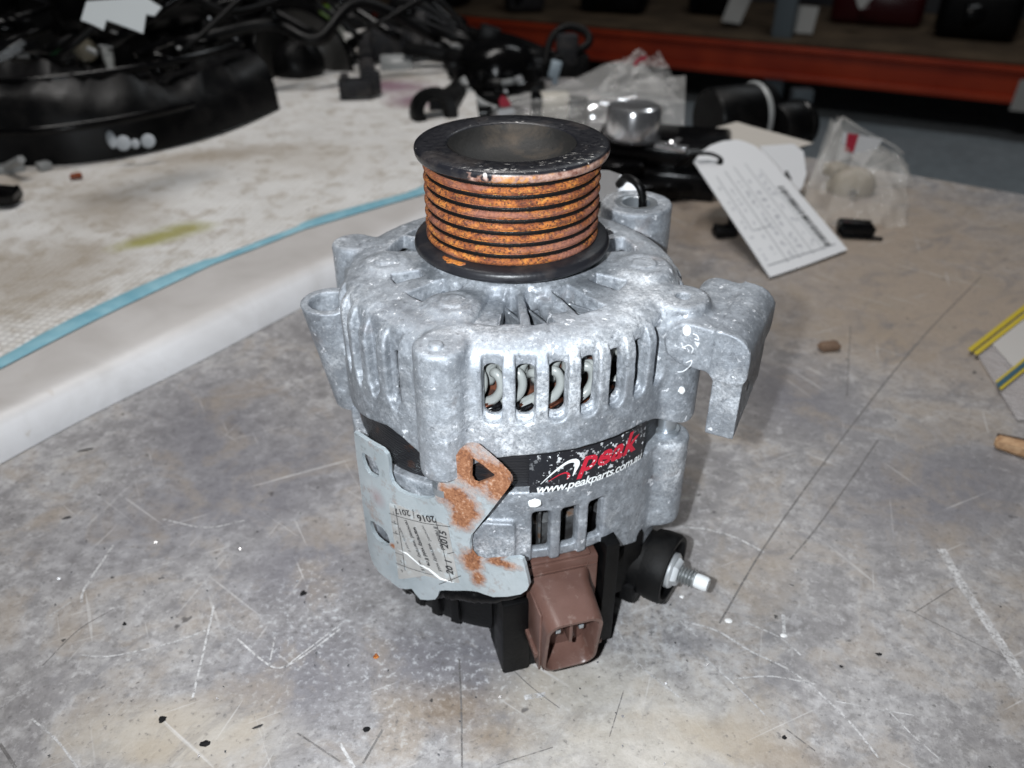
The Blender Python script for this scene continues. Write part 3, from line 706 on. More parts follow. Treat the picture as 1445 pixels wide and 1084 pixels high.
pts_ = curve([tuple(t[0]) for t in tt], 5); rr_ = np.interp(np.linspace(0, 9, len(pts_)), range(10), [t[1] for t in tt])
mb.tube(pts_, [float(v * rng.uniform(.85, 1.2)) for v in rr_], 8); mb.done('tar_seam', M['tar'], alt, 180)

# ---- brown plug socket
a = Mat('brown_plastic', (.11, .058, .046), .36); n = a.noise(80, 4, .6); a.col(a.mix(a.ramp(a.noise(260, 4, .7), [(.58, 0), (.70, .5)]), a.ramp(n, [(.35, (.098, .050, .039)), (.7, (.135, .074, .060))]), (.22, .16, .14))); a.bump(a.noise(900, 2), .15, .0003); M['brown'] = a.m
mb = MB(); kbox(mb, -.0155, .0155, .0605, .0672, .010, .0535, .0007); kbox(mb, -.0125, .0125, .0605, .0664, .0535, .0550, .0006)
def rr_loop(hx, hz, rad, n=6):
    o = []
    for sx, sz, a0 in ((1, 1, 0), (-1, 1, 90), (-1, -1, 180), (1, -1, 270)):
        for i in range(n + 1):
            t = R(a0 + 90 * i / n); o.append((sx * (hx - rad) + rad * math.cos(t), sz * (hz - rad) + rad * math.sin(t)))
    return o
def loft(mb, secs, close=False):
    rings = []
    for hx, hz, rad, cx, d, cz in secs:
        rings.append([mb.bm.verts.new(kf @ Vector((cx + x, -d - (z * .18), cz + z))) for x, z in rr_loop(hx, hz, rad)])
    m = len(rings[0])
    for A, B in zip(rings, rings[1:]):
        for i in range(m): mb.bm.faces.new((A[i], A[(i + 1) % m], B[(i + 1) % m], B[i]))
    if close: mb.bm.faces.new(rings[-1])
loft(mb, [(.0128, .0175, .004, -.0012, .0655, .0325), (.0118, .0170, .005, -.0012, .070, .0325), (.0112, .0163, .0055, -.0015, .086, .0305), (.0109, .0160, .0055, -.0015, .0875, .0304), (.0098, .0149, .0048, -.0015, .0877, .0304), (.0092, .0143, .0045, -.0015, .0868, .0304), (.0088, .0138, .0042, -.0015, .0770, .0308)], True)
for sx in (-1, 1): kbox(mb, -.0012 + sx * .0128 - .0009, -.0012 + sx * .0128 + .0009, .066, .083, .022, .0245, .0004)
kbox(mb, -.0135, -.0125, .066, .084, .016, .046, .0004); kbox(mb, .0105, .0112, .0668, .0676, .046, .0515, .0002); kbox(mb, -.0150, .0150, .0668, .0676, .0490, .0500, .0002); kbox(mb, -.006, .004, .072, .083, .0462, .0476, .0005)
sock = mb.done('plug_socket', M['brown'], alt, 40)
mb = MB(); kbox(mb, -.0022, -.0008, .0760, .0855, .030, .0440, .0003); mb.done('divider', M['brown'], sock, 40)
for i, x in enumerate((-.0062, .0030)):
    mb = MB(); kbox(mb, x - .0010, x + .0010, .0760, .0845, .0350, .0372, .0003); mb.done('terminal_pin', M['steel'], sock, 40)

# ---- charging post: rubber boot, nut, stud
SA = 58; sf = azframe(SA, 0, .0265) @ Matrix.Translation((0, .0, 0)) @ Matrix.Rotation(R(90), 4, 'X')      # lathe axis -> outward
mb = MB(); mb.lathe([(.0122, .052), (.0130, .062), (.0130, .0695), (.0146, .0695), (.0153, .0730), (.0154, .0785), (.0147, .0800), (.0131, .0800), (.0123, .0786), (.0116, .0745), (0, .0745)], 48, sf)
mb.box((.030, .006, .006), (-.004, .0145, .060), bevel=.001, M=sf); mb.box((.012, .010, .014), (-.008, -.010, .062), bevel=.002, M=sf)
mb.done('post_boot', M['black_rubber'], alt, 40)
M['bright'] = Mat('bright_zinc', (.60, .62, .64), .38, .55).m
mb = MB(); mb.lathe([(0, .0740), (.0060, .0740), (.0062, .0818), (.0054, .0832), (.0038, .0834)], 6, sf); mb.lathe([(.0074, .0775), (.0078, .0785), (.0078, .0802), (.0072, .0810), (.004, .0810)], 28, sf); mb.done('flange_nut', M['bright'], alt, 35)
pr = [(.0036, .0745)]
for i in range(8): z = .0790 + i * .0014; pr += [(.0028, z), (.0040, z + .0006), (.0040, z + .0008), (.0028, z + .0013)]
mb = MB(); mb.lathe(pr + [(.0030, .0905), (0, .0905)], 24, sf); std = mb.done('terminal_stud', Mat('dull_zinc', (.34, .355, .36), .34, .7).m, alt, 30)
mb = MB(); mb.lathe([(0, .0895), (.0030, .0900), (.0032, .0912), (.0032, .0945), (.0027, .0956), (0, .0958)], 20, sf); mb.done('stud_tip', Mat('pale_tip', (.72, .74, .75), .4).m, std, 40)

# ---- threaded insert in the rear right ear
mb = MB(); mb.lathe([(.0063, .1380), (.0063, .1476), (.0068, .1480), (.0094, .1480), (.0095, .1468)], 32, Matrix.Translation((ex, ey, 0))); mb.done('ear_insert', M['steel'], alt, 40)
# ================================================================== SETTING
a = Mat('painted_floor', (.20, .23, .26), .7); n = a.noise(1.6, 5, .6); f = a.noise(30, 4, .6)
a.col(a.mix(a.ramp(f, [(.4, .35), (.7, 0)]), a.ramp(n, [(.35, (.30, .35, .38)), (.65, (.40, .45, .48))]), (.12, .13, .14))); M['floor'] = a.m
mb = MB(); mb.box((16, 14, .05), (0, 4, -.805)); tag(mb.done('floor', M['floor']), kind='structure')
a = Mat('dark_wall', (.05, .05, .055), .8); a.col(a.ramp(a.noise(2, 4), [(.4, (.035, .035, .04)), (.6, (.06, .06, .065))])); M['wall'] = a.m
mb = MB(); mb.box((16, .1, 4), (0, 8.2, 1.2)); tag(mb.done('wall', M['wall']), kind='structure')

# ---- bench with a worn grey board top
bench = thing('workbench', 'worn grey board bench top scratched and stained under the alternator', 'workbench', (0, 0, 0))
def stain(a, cx, cy, rx, ry, rot=0):
    p = zp(cx, cy); mp = a.n('Mapping', vector_type='TEXTURE'); mp.inputs['Location'].default_value = (p[0], p[1], 0)
    mp.inputs['Rotation'].default_value = (0, 0, R(rot)); mp.inputs['Scale'].default_value = (rx, ry, 1)
    a.l(a.co(), mp.inputs['Vector']); g_ = a.n('VectorMath', operation='LENGTH'); a.l(mp.outputs[0], g_.inputs[0])
    return a.math('SUBTRACT', 1.0, g_.outputs['Value'], True)
a = Mat('worn_board', rough=.55)
n0 = a.noise(5, 5, .6, .6); n1 = a.noise(26, 6, .65, .5); n2 = a.noise(95, 5, .65); n3 = a.noise(330, 4, .65); st = a.noise(34, 6, .62, .3, co=a.co((1, 3.4, 1), (0, 0, R(-28))))
fl = a.noise(330, 5, .7)
c = a.ramp(n0, [(.32, (.27, .255, .25)), (.50, (.345, .333, .332)), (.68, (.42, .412, .416))])
c = a.mix(a.ramp(n1, [(.34, .85), (.53, 0)]), c, (.185, .175, .18))
c = a.mix(a.ramp(st, [(.54, 0), (.72, .45)]), c, (.50, .485, .48))
c = a.mix(a.ramp(st, [(.30, .6), (.44, 0)]), c, (.20, .19, .195))
c = a.mix(a.ramp(n2, [(.36, .6), (.50, 0)]), c, (.18, .172, .175))
c = a.mix(a.ramp(a.noise(210, 6, .75), [(.40, .55), (.50, 0)]), c, (.16, .152, .15))
c = a.mix(a.ramp(a.noise(170, 6, .75, co=a.co((1, 1, 1), (0, 0, 1))), [(.54, 0), (.64, .5)]), c, (.55, .54, .545))
c = a.mix(a.ramp(n2, [(.56, 0), (.70, .45)]), c, (.56, .55, .56))
wn = a.math('MULTIPLY', a.math('SUBTRACT', n1, .5), 1.3)
def patch(c, col, amt, *sts):
    m_ = None
    for s_ in sts: v = stain(a, *s_); m_ = v if m_ is None else a.math('MAXIMUM', m_, v)
    return a.mix(a.math('MULTIPLY', a.ramp(a.math('ADD', m_, wn), [(.0, 0), (.75, 1)]), amt), c, col)
# warm bare zone at the back right, cool worn zone in front, oil smudges, amber spills
c = patch(c, (.33, .265, .21), .95, (1330, 420, .2, .2, 0), (1230, 330, .26, .20, -30), (1060, 300, .2, .18, 0))
c = patch(c, (.135, .13, .148), .72, (370, 700, .07, .05, 20), (430, 950, .05, .05, 0), (600, 930, .06, .03, 0), (300, 620, .06, .10, 30), (690, 930, .05, .04, 0), (330, 690, .12, .06, 35), (420, 800, .05, .05, 0), (1120, 560, .05, .07, 40), (1330, 690, .09, .06, 20))
flm = patch((0, 0, 0), (1, 1, 1), 1.0, (640, 960, .10, .055, 0), (450, 880, .06, .05, 0), (900, 900, .06, .04, 0))
c = a.mix(a.math('MULTIPLY', flm, a.ramp(fl, [(.36, .75), (.47, 0)])), c, (.15, .145, .15))
c = a.mix(a.math('MULTIPLY', flm, a.ramp(fl, [(.54, 0), (.64, .7)])), c, (.52, .53, .55))
c = patch(c, (.20, .125, .050), .50, (640, 1000, .030, .016, 0), (700, 1040, .022, .012, 0), (1080, 1065, .035, .012, -15), (1010, 1040, .022, .012, 0), (210, 1060, .012, .008, 0))
c = patch(c, (.50, .455, .385), .55, (900, 1050, .07, .045, 0), (820, 970, .05, .03, 0), (250, 1040, .06, .02, 0))
c = patch(c, (.30, .225, .15), .40, (1240, 470, .05, .05, 0))
c = a.mix(a.ramp(a.noise(60, 3, .55, co=a.co((1, 1.3, 1), (0, 0, .7))), [(.70, 0), (.735, .75)]), c, (.055, .05, .05))
c = a.mix(a.ramp(a.noise(17, 6, .7, 1.2, co=a.co((1, 2.0, 1), (0, 0, R(35)))), [(.55, 0), (.68, .55)]), c, (.155, .15, .16))
c = a.mix(a.ramp(n3, [(.30, .7), (.40, 0)]), c, (.10, .095, .095))
c = a.mix(a.ramp(a.noise(170, 2, .5), [(.735, 0), (.755, .9)]), c, (.03, .028, .028))
# hair scratches: long thin noise lines in three directions
for rot, sc, lo, amt in ((25, 7, .705, .45), (-38, 6, .71, .5), (72, 8, .72, .4), (-62, 7, .705, .4)):
    h = a.noise(sc, 2, .5, .15, co=a.co((1.2, 46, 1), (0, 0, R(rot))))
    c = a.mix(a.math('MULTIPLY', a.ramp(h, [(lo - .03, 0), (lo, amt)]), a.ramp(n1, [(.45, 0), (.6, 1)])), c, (.62, .61, .61))
a.col(c); a.rough(a.ramp(n2, [(.35, .36), (.65, .62)])); a.bump(n3, .30, .0006); a.bump(fl, .3, .0007, a.bo)
M['board'] = a.m
poly = [(-1.3, -.32), (1.0, -.32), (1.0, .145), (.498, .48), (.414, .536), (.164, .703), (.05, 1.12), (-1.3, 1.24)]
slab(poly, [], .034, lambda u, v, w: (u, v, w), 'bench_top', M['board'], bench)
# real scratches and cuts that can be followed in the photograph
def ground(u, v, w): return (u, v, .00018)
def scr(pts, wid): return ribbon([tuple(zp(x, y)[:2]) for x, y in curve(pts, 6)], wid, ground)
def worn_stroke(name, c0, c1, lo, hi, amt):
    a = Mat(name, c0, .55); nn = a.noise(150, 5, .75); a.col(a.ramp(nn, [(.40, c0), (.60, c1)]))
    tr = a.n('BsdfTransparent'); mx = a.n('MixShader'); a.l(a.ramp(a.noise(420, 4, .7), [(lo, 0), (hi, amt)]), mx.inputs[0]); a.l(tr.outputs[0], mx.inputs[1]); a.l(a.b.outputs[0], mx.inputs[2])
    a.l(mx.outputs[0], a.nt.nodes['Material Output'].inputs[0]); return a
Mw = worn_stroke('scratch_pale', (.46, .45, .45), (.66, .655, .66), .32, .54, .85)
Md = worn_stroke('cut_dark', (.12, .112, .11), (.20, .19, .185), .34, .56, .8)
pale = [([(962, 744), (1000, 748), (1040, 760), (1078, 780)], .0011), ([(958, 876), (1010, 890), (1060, 920), (1120, 950), (1190, 1010), (1240, 1070)], .0009),
        ([(1328, 775), (1360, 830), (1400, 890), (1445, 960)], .0042), ([(1050, 878), (1100, 900), (1130, 925)], .0007), ([(995, 930), (1040, 970), (1080, 1010)], .0007),
        ([(1038, 958), (1090, 955), (1150, 966)], .0006), ([(115, 925), (150, 927), (200, 918), (250, 905), (290, 890)], .0007), ([(230, 733), (290, 745), (345, 735)], .0007),
        ([(302, 855), (285, 930), (272, 985)], .0009), ([(335, 902), (370, 932), (395, 943), (430, 925), (480, 888)], .0008), ([(400, 943), (450, 905), (482, 880)], .0006),
        ([(380, 940), (388, 900)], .0006), ([(70, 870), (100, 850)], .0006), ([(45, 1015), (80, 1045), (110, 1084)], .0008), ([(870, 790), (930, 850), (985, 900)], .0004),
        ([(1105, 868), (1107, 900)], .0014), ([(1290, 1010), (1230, 1000), (1180, 990)], .0005), ([(160, 770), (120, 830), (115, 850)], .0012), ([(740, 985), (770, 980)], .0022), ([(480, 1050), (500, 1084)], .0011),
        ([(860, 870), (900, 935), (960, 985)], .0005), ([(1250, 1000), (1290, 1040), (1330, 1075)], .0006)]
dark = [([(1385, 390), (1290, 490), (1180, 630), (1080, 770), (1015, 880)], .0009), ([(1240, 620), (1160, 735), (1115, 790)], .0008), ([(648, 930), (651, 1000), (652, 1084)], .0008),
        ([(718, 940), (750, 970), (790, 1000)], .0004), ([(540, 1030), (512, 1078)], .0009), ([(880, 975), (860, 1040)], .0004), ([(420, 1035), (480, 1075)], .0007), ([(0, 1050), (22, 1084)], .0011),
        ([(700, 1080), (780, 1055)], .0004), ([(1110, 1030), (1150, 1060)], .0006), ([(1200, 460), (1195, 560)], .0006), ([(60, 940), (110, 890), (160, 860)], .0005), ([(1290, 865), (1345, 830)], .0005), ([(1280, 860), (1420, 930)], .0004)]
tag(strokes([scr(*p) for p in pale], 'pale_scratches', Mw.m, bench), kind='stuff')
tag(strokes([scr(*p) for p in dark], 'dark_cuts', Md.m, bench), kind='stuff')
Mp = Mat('paint_speck', (.78, .78, .78), .5).m
mb = MB()
for x, y, rx, ry in ((1028, 876, .0017, .0014), (1106, 897, .0015, .0012), (962, 842, .001, .001)): mb.lathe([(0, .0004), (.7, .0003), (1, 0)], 12, Matrix.Translation((*zp(x, y)[:2], 0)) @ Matrix.Diagonal((rx, ry, 1, 1)))
mb.done('paint_specks', Mp, bench, 180)

# ---- absorbent mat with turned white edge and blue border, lying on the bench
mat_t = thing('absorbent_mat', 'stained quilted white absorbent mat with blue border beside the alternator', 'mat', (0, 0, 0))
B0 = np.array([-.2775, .063]); TT = np.array([.561, .828]); WW = np.array([-.828, .561])
def mp_(t, w, z):
    p = B0 + TT * t + WW * w; return (p[0], p[1], z)
bw_t = [-.6, -.2, .036, .108, .201, .288, .395, .60, .8]; bw_w = [.044, .049, .055, .062, .070, .064, .034, .02, .015]
def bord(t): return float(np.interp(t, bw_t, bw_w)) + .0005 * math.sin(t * 31)
def wav(t): return .0022 * math.sin(t * 13 + 1) + .0012 * math.sin(t * 37)
a = Mat('white_film', (.72, .71, .735), .42); n = a.noise(26, 5, .6, .5); f = a.noise(180, 3)
P = a.sep(a.co())
c = a.ramp(n, [(.30, (.66, .65, .655)), (.55, (.76, .755, .77)), (.75, (.81, .81, .83))]); c = a.mix(a.ramp(a.noise(75, 3, .6), [(.68, 0), (.73, .35)]), c, (.42, .34, .25))
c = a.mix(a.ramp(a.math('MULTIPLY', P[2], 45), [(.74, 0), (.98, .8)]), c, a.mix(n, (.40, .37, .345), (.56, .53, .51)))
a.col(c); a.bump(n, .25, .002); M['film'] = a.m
prof = [(-.001, .0005), (.0002, .005), (.003, .0115), (.0075, .0175), (.0135, .0212), (.022, .0226), (.032, .0229)]
def edge(u, v):
    t = -.62 + 1.12 * u; k = v * (len(prof)); i = min(int(k), len(prof) - 1); fr = k - i
    P_ = prof + [(bord(t), .0235)]
    wv = P_[i][0] * (1 - fr) + P_[i + 1][0] * fr; zv = P_[i][1] * (1 - fr) + P_[i + 1][1] * fr
    return mp_(t, wv + wav(t) * (1 - v) * .8, zv + .0010 * math.sin(t * 24 + v * 5) * v)
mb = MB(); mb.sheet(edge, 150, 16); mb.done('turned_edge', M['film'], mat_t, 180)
a = Mat('blue_border', (.22, .46, .56), .5); n = a.noise(60, 4); a.col(a.ramp(n, [(.35, (.19, .42, .52)), (.65, (.30, .54, .63))])); M['blue'] = a.m
mb = MB(); mb.sheet(lambda u, v: mp_(-.62 + 1.12 * u, bord(-.62 + 1.12 * u) + (v - .08) * (.0150 + .0012 * math.sin(u * 40)), .0244 + .0008 * math.sin(v * 3.14) + .0010 * math.sin((-.62 + 1.12 * u) * 24 + 5)), 150, 4); mb.done('blue_border', M['blue'], mat_t, 180)
a = Mat('quilted_pad', rough=.85)
ua = a.co((1, 1, 1), (0, 0, -math.atan2(.828, .561))); U = a.sep(ua)
def ridge(v, pitch, ph=0):
    return a.math('ABSOLUTE', a.math('SINE', a.math('ADD', a.math('MULTIPLY', v, math.pi / pitch), ph)))
wob = a.math('MULTIPLY', a.noise(22, 3), .8)
rx_ = ridge(a.math('ADD', U[0], U[1]), .0080, wob); ry_ = ridge(a.math('SUBTRACT', U[0], U[1]), .0080, wob)
qd = a.math('MINIMUM', rx_, ry_)
n = a.noise(9, 6, .65, 1.2); n2 = a.noise(30, 5, .65, .3); n3 = a.noise(300, 3)
c = a.ramp(n2, [(.3, (.70, .685, .665)), (.6, (.82, .81, .795))])
wn = a.math('MULTIPLY', a.math('SUBTRACT', a.noise(45, 7, .75, .4), .5), 1.1)
c = patch(c, (.34, .275, .205), .62, (60, 430, .10, .09, 30), (330, 250, .12, .035, 20), (160, 330, .06, .10, 45), (120, 400, .06, .05, 0), (0, 290, .08, .05, 0))
c = patch(c, (.46, .40, .33), .42, (260, 270, .16, .06, 30), (430, 260, .10, .08, 0), (50, 480, .07, .04, 30))
c = patch(c, (.34, .32, .03), .85, (240, 370, .040, .020, 35), (215, 378, .035, .018, 35), (270, 360, .03, .02, 20))
c = patch(c, (.20, .07, .13), .85, (553, 152, .075, .05, 0), (590, 170, .05, .05, 0)); c = patch(c, (.36, .30, .24), .5, (570, 135, .07, .05, 0))
c = a.mix(a.ramp(n, [(.50, 0), (.80, .22)]), c, (.46, .41, .34))
c = a.mix(a.ramp(qd, [(.02, .38), (.24, 0)]), c, (.50, .47, .44))
c = a.mix(a.ramp(a.noise(75, 2, .5), [(.73, 0), (.75, .9)]), c, (.10, .07, .05))
a.col(c); a.bump(a.ramp(qd, [(0, 0), (.5, 1)]), .6, .0022); a.bump(n2, .5, .003, a.bo); M['quilt'] = a.m
def pad(u, v):
    t0 = -.62 + 1.12 * u; w0 = bord(t0) + .006; t1 = -.62 + 1.67 * u; w1 = .474 + max(0, 1 - u) ** .5 * 1.2
    t = t0 + (t1 - t0) * v; wv = w0 + (w1 - w0) * v; return mp_(t, wv, .0246 + .0016 * math.sin(t * 17 + wv * 9) * min(1, v * 12) + .0014 * math.sin(wv * 31 + t * 5) * min(1, v * 12))
mb = MB(); mb.sheet(pad, 150, 110); mb.done('quilted_pad', M['quilt'], mat_t, 180)

# ---- pallet rack behind the bench
A_ = zp(560, 57, -.62); B_ = zp(1445, 150, -.62); dv = (B_ - A_); L_ = np.linalg.norm(dv[:2]); ang = math.atan2(dv[1], dv[0])
RF = Matrix.Translation((A_[0], A_[1], -.62)) @ Matrix.Rotation(ang, 4, 'Z')
rack = thing('pallet_rack', 'low shelf with orange steel beam and timber deck behind the bench', 'shelving')
a = Mat('orange_paint', (.42, .040, .010), .45); n = a.noise(6, 5); a.col(a.ramp(n, [(.35, (.34, .030, .008)), (.65, (.46, .050, .012))])); M['orange'] = a.m
mb = MB(); mb.box((6, .05, .150), (1.3, .025, .078), bevel=.004, M=RF); mb.box((6, .02, .030), (1.3, -.006, .020), bevel=.006, M=RF); mb.box((6, .02, .022), (1.3, -.006, .140), bevel=.006, M=RF); mb.done('beam', M['orange'], rack)
a = Mat('deck_timber', (.13, .09, .055), .8); st = a.noise(5, 5, .6, co=a.co((1, 1, 1), (0, 0, -ang))); a.col(a.ramp(st, [(.35, (.085, .058, .036)), (.65, (.17, .118, .072))])); M['deck'] = a.m
for i in range(6):
    mb = MB(); mb.box((6, .172, .020), (1.3, .09 + .18 * i, .168 + .002 * (i % 2)), bevel=.002, M=RF); mb.done('deck_board', M['deck'], rack)
a = Mat('grey_steel', (.16, .19, .21), .5, .3); M['gsteel'] = a.m
for i, x in enumerate((-.75, 2.1)):
    mb = MB(); mb.box((.09, .07, 2.3), (x, .06, 1.0), bevel=.004, M=RF); mb.box((.15, .12, .008), (x, .06, -.152), M=RF); mb.done('upright', M['gsteel'], rack)
p = zp(1140, 148, -.62)
mb = MB(); mb.box((.085, .06, .20), (p[0], p[1] + .10, -.68), bevel=.004); mb.box((.13, .12, .010), (p[0], p[1] + .10, -.773), bevel=.002); mb.done('foot', M['gsteel'], rack)
mb = MB(); mb.box((6, .02, .60), (1.3, 1.12, .46), M=RF); mb.done('back_panel', M['wall'], rack)
# ================================================================== CLUTTER ROUND THE ALTERNATOR
M['paper'] = Mat('white_card', (.74, .75, .77), .55).m
a = Mat('beige_card', (.50, .465, .42), .7); M['beige'] = a.m
M['chrome'] = Mat('chrome', (.80, .80, .82), .16, .88).m
M['cream'] = Mat('cream_plastic', (.55, .52, .46), .4).m
M['redink'] = Mat('red_ink', (.45, .02, .05), .5).m
M['greyp'] = Mat('grey_plastic', (.30, .31, .31), .38).m
M['brownblk'] = m_black('dark_brown_plastic', .022, .5, .3)
a = Mat('grey_ink', (.30, .31, .33), .6); M['greyink'] = a.m
def film(name, tint=(.9, .9, .9), alpha=.28, rough=.12):
    a = Mat(name, tint, rough); tr = a.n('BsdfTransparent'); mx = a.n('MixShader'); out = a.nt.nodes['Material Output']
    lw = a.n('LayerWeight'); lw.inputs[0].default_value = .35
    fac = a.math('ADD', a.math('MULTIPLY', lw.outputs['Facing'], .32), alpha, True)
    a.l(fac, mx.inputs[0]); a.l(tr.outputs[0], mx.inputs[1]); a.l(a.b.outputs[0], mx.inputs[2]); a.l(mx.outputs[0], out.inputs[0])
    a.bump(a.noise(70, 4, .6, .6), .5, .003); return a.m
M['bag'] = film('clear_bag', (.88, .87, .85), .20, .05)
M['bag_b'] = film('clear_bag_thin', (.80, .77, .72), .13, .05)
def at(px, py, z=0): return Vector(zp(px, py, z))
def rotz(d): return Matrix.Rotation(R(d), 3, 'Z')

# tags on cable ties ---------------------------------------------------------
def card(name, corners_px, p0, nrm, parent, mat, thick=.0006, bendf=None, holes=()):
    """flat card lying in the plane through p0 with normal nrm"""
    n = Vector(nrm).normalized(); u = Vector((1, 0, 0)); u = (u - n * u.dot(n)).normalized(); v = n.cross(u); p0 = Vector(p0)
    def to(px, py): d = Vector(pp(px, py, p0, np.array(n))) - p0; return (d.dot(u), d.dot(v))
    F = lambda a_, b_, w: p0 + u * a_ + v * b_ + n * (w + (bendf(a_, b_) if bendf else 0))
    o = slab([to(*c) for c in corners_px], [[to(*c) for c in h] for h in holes], thick, F, name, mat, parent)
    return o, to, F
tg = thing('parts_tag', 'long white printed parts tag with barcode tied by a black cable tie', 'tag')
pa, pb, pc = Vector(zp(1087, 389, .003)), Vector(zp(1196, 352, .003)), Vector(zp(984, 228, .052))
nn_ = (pb - pa).cross(pc - pa).normalized()
oc = dens([(979, 228), (990, 214), (1003, 205), (1020, 199), (1040, 197), (1052, 200), (1066, 206), (1080, 217), (1093, 231), (1196, 352), (1140, 373), (1087, 391)], 2)
tcard, tto, tF = card('card', oc, pa, nn_, tg, M['paper'], .0008, holes=[ell(1016, 229, 5, 4, 0, 10)])
up = lambda u, v, w: tF(u, v, .00025)
def tl(pts, wd): return ribbon([tto(*p) for p in dens(pts, 3)[:-2]], wd, up)
def lerp4(s, t):
    # s along the short side (0 left edge .. 1 barcode edge), t from hole end to foot
    A0, A1, B0_, B1 = np.array((990, 240)), np.array((1083, 385)), np.array((1082, 222)), np.array((1190, 350))
    return tuple((A0 * (1 - t) + A1 * t) * (1 - s) + (B0_ * (1 - t) + B1 * t) * s)
ls = []
for s_, t0, t1, wd in ((.14, .08, .62, .0008), (.30, .05, .97, .0008), (.46, .03, .97, .0007), (.64, .02, .97, .0007), (.78, .1, .97, .0006)): ls.append(tl([lerp4(s_, t0), lerp4(s_, t1)], wd))
ls.append(tl([lerp4(.14, .62), lerp4(.38, .62)], .0008)); ls.append(tl([lerp4(.05, .945), lerp4(.95, .945)], .0012))
strokes(ls, 'ruled_line', M['greyink'], tg)
ls = []
for row in (.08, .22, .38, .40, .53, .56, .70, .74):
    t = rng.uniform(.08, .2)
    while t < .92:
        l_ = rng.uniform(.01, .045)
        if rng.random() < .62: ls.append(tl([lerp4(row, t), lerp4(row, t + l_)], rng.uniform(.0016, .0034)))
        t += l_ + rng.uniform(.012, .05)
pr_ = strokes(ls, 'faint_print', Mat('faint_print', (.50, .51, .54), .6).m, tg)
ls = []; t = .30
while t < .93:
    w_ = rng.uniform(.006, .020); ls.append(tl([lerp4(.86, t), lerp4(.86, t + w_)], .0072)); t += w_ + rng.uniform(.006, .018)
strokes(ls, 'barcode', M['inkp'], tg)
mb = MB(); c0 = pp(1016, 229, pa, np.array(nn_)); mb.tube(curve([tuple(Vector(c0) - nn_ * .004), tuple(Vector(c0) + nn_ * .003), tuple(Vector(pp(998, 225, pa, np.array(nn_))) + nn_ * .006), tuple(Vector(pp(975, 222, pa, np.array(nn_))) + nn_ * .002), tuple(at(955, 235, .03))], 5), .0017, 6); mb.done('cable_tie', M['black_plastic'], tg, 180)

tg2 = thing('folded_tag', 'beige card folded over a white tag marked A', 'tag')
p2 = at(1110, 255, .015); n2_ = Vector((-.15, -.75, .62))
o_, to2, F2 = card('tag_face', dens([(1072, 206), (1120, 203), (1134, 214), (1138, 245), (1133, 262), (1128, 270), (1100, 262)], 2), p2, n2_, tg2, M['paper'])
text_mesh('A', .0125, lambda u, v, w: F2(u, v, .0003), 'lettering', M['inkp'], tg2, at=to2(1104, 254), bold=.0004)
p3 = at(1060, 215, .03); card('folded_card', dens([(992, 185), (1040, 172), (1060, 178), (1148, 202), (1120, 210), (1075, 214), (1040, 200), (1005, 205), (994, 205)], 2), p3, (-.1, -.35, .9), tg2, M['beige'])

tg3 = thing('round_tag', 'small white tag with rounded edge looped to the ear behind the pulley', 'tag')
p4 = Vector((.045, .085, .150)); card('card', dens([(835, 240), (858, 240), (878, 247), (893, 256), (902, 266), (906, 276), (903, 284), (835, 284)], 2), p4, (-.1, -.8, .55), tg3, M['paper'])
mb = MB(); mb.tube(curve([(.0590, .0655, .135), (.0585, .0650, .150), (.0560, .0665, .1560), (.0520, .075, .156), (.0500, .083, .150)], 6), .0019, 7); mb.done('cable_tie', M['black_plastic'], tg3, 180)

# black module under the tags and the chrome cap ------------------------------
box = thing('black_module', 'flat black plastic module with rounded edges behind the alternator', 'module')
bc = at(935, 255, .0)
mb = MB(); mb.box((.130, .085, .022), (.150, .525, .034), rotz(-14), .004); mb.box((.100, .060, .026), (.150, .500, .012), rotz(-14), .004); mb.done('housing', M['black_gloss'], box)
mb = MB(); mb.box((.12, .03, .016), (.135, .470, .010), rotz(14), .003); mb.box((.05, .04, .020), (.100, .492, .022), rotz(5), .004); mb.done('connector_block', M['black_gloss'], box)
mb = MB(); mb.box((.030, .012, .004), (.150, .478, .0475), rotz(-30), .001); mb.tube(curve([(.140, .490, .046), (.152, .484, .050), (.160, .492, .050), (.158, .505, .046)], 5), .0018, 6); mb.done('clip', M['chrome'], box, 40)
cp_ = thing('chrome_cap', 'round shiny chrome cap on the black module beside the pulley', 'cap', (.117, .515, .0452)); cp_.scale = (.74, .74, .80)
mb = MB(); mb.lathe([(.036, 0), (.037, .003), (.036, .010), (.0355, .034), (.0335, .0385), (.030, .040), (.027, .0385), (.010, .0375), (0, .0375)], 48); mb.done('shell', M['chrome'], cp_, 40)
mb = MB(); mb.lathe([(.0378, .0015), (.0385, .003), (.0378, .0048)], 48); mb.done('base_ring', M['chrome'], cp_, 40)
tag(mb_ := None or (lambda: (lambda m: (m.lathe([(0, -.02), (.014, -.02), (.0145, -.017), (.0145, .017), (.014, .02), (0, .02)], 20, Matrix.Translation((.232, .640, .036)) @ Matrix.Rotation(R(70), 4, 'Z') @ Matrix.Rotation(R(80), 4, 'Y')), m.done('cream_plug', M['cream'], None, 40))[1])(MB()))(), 'short cream plastic plug lying behind the chrome cap', 'plug')

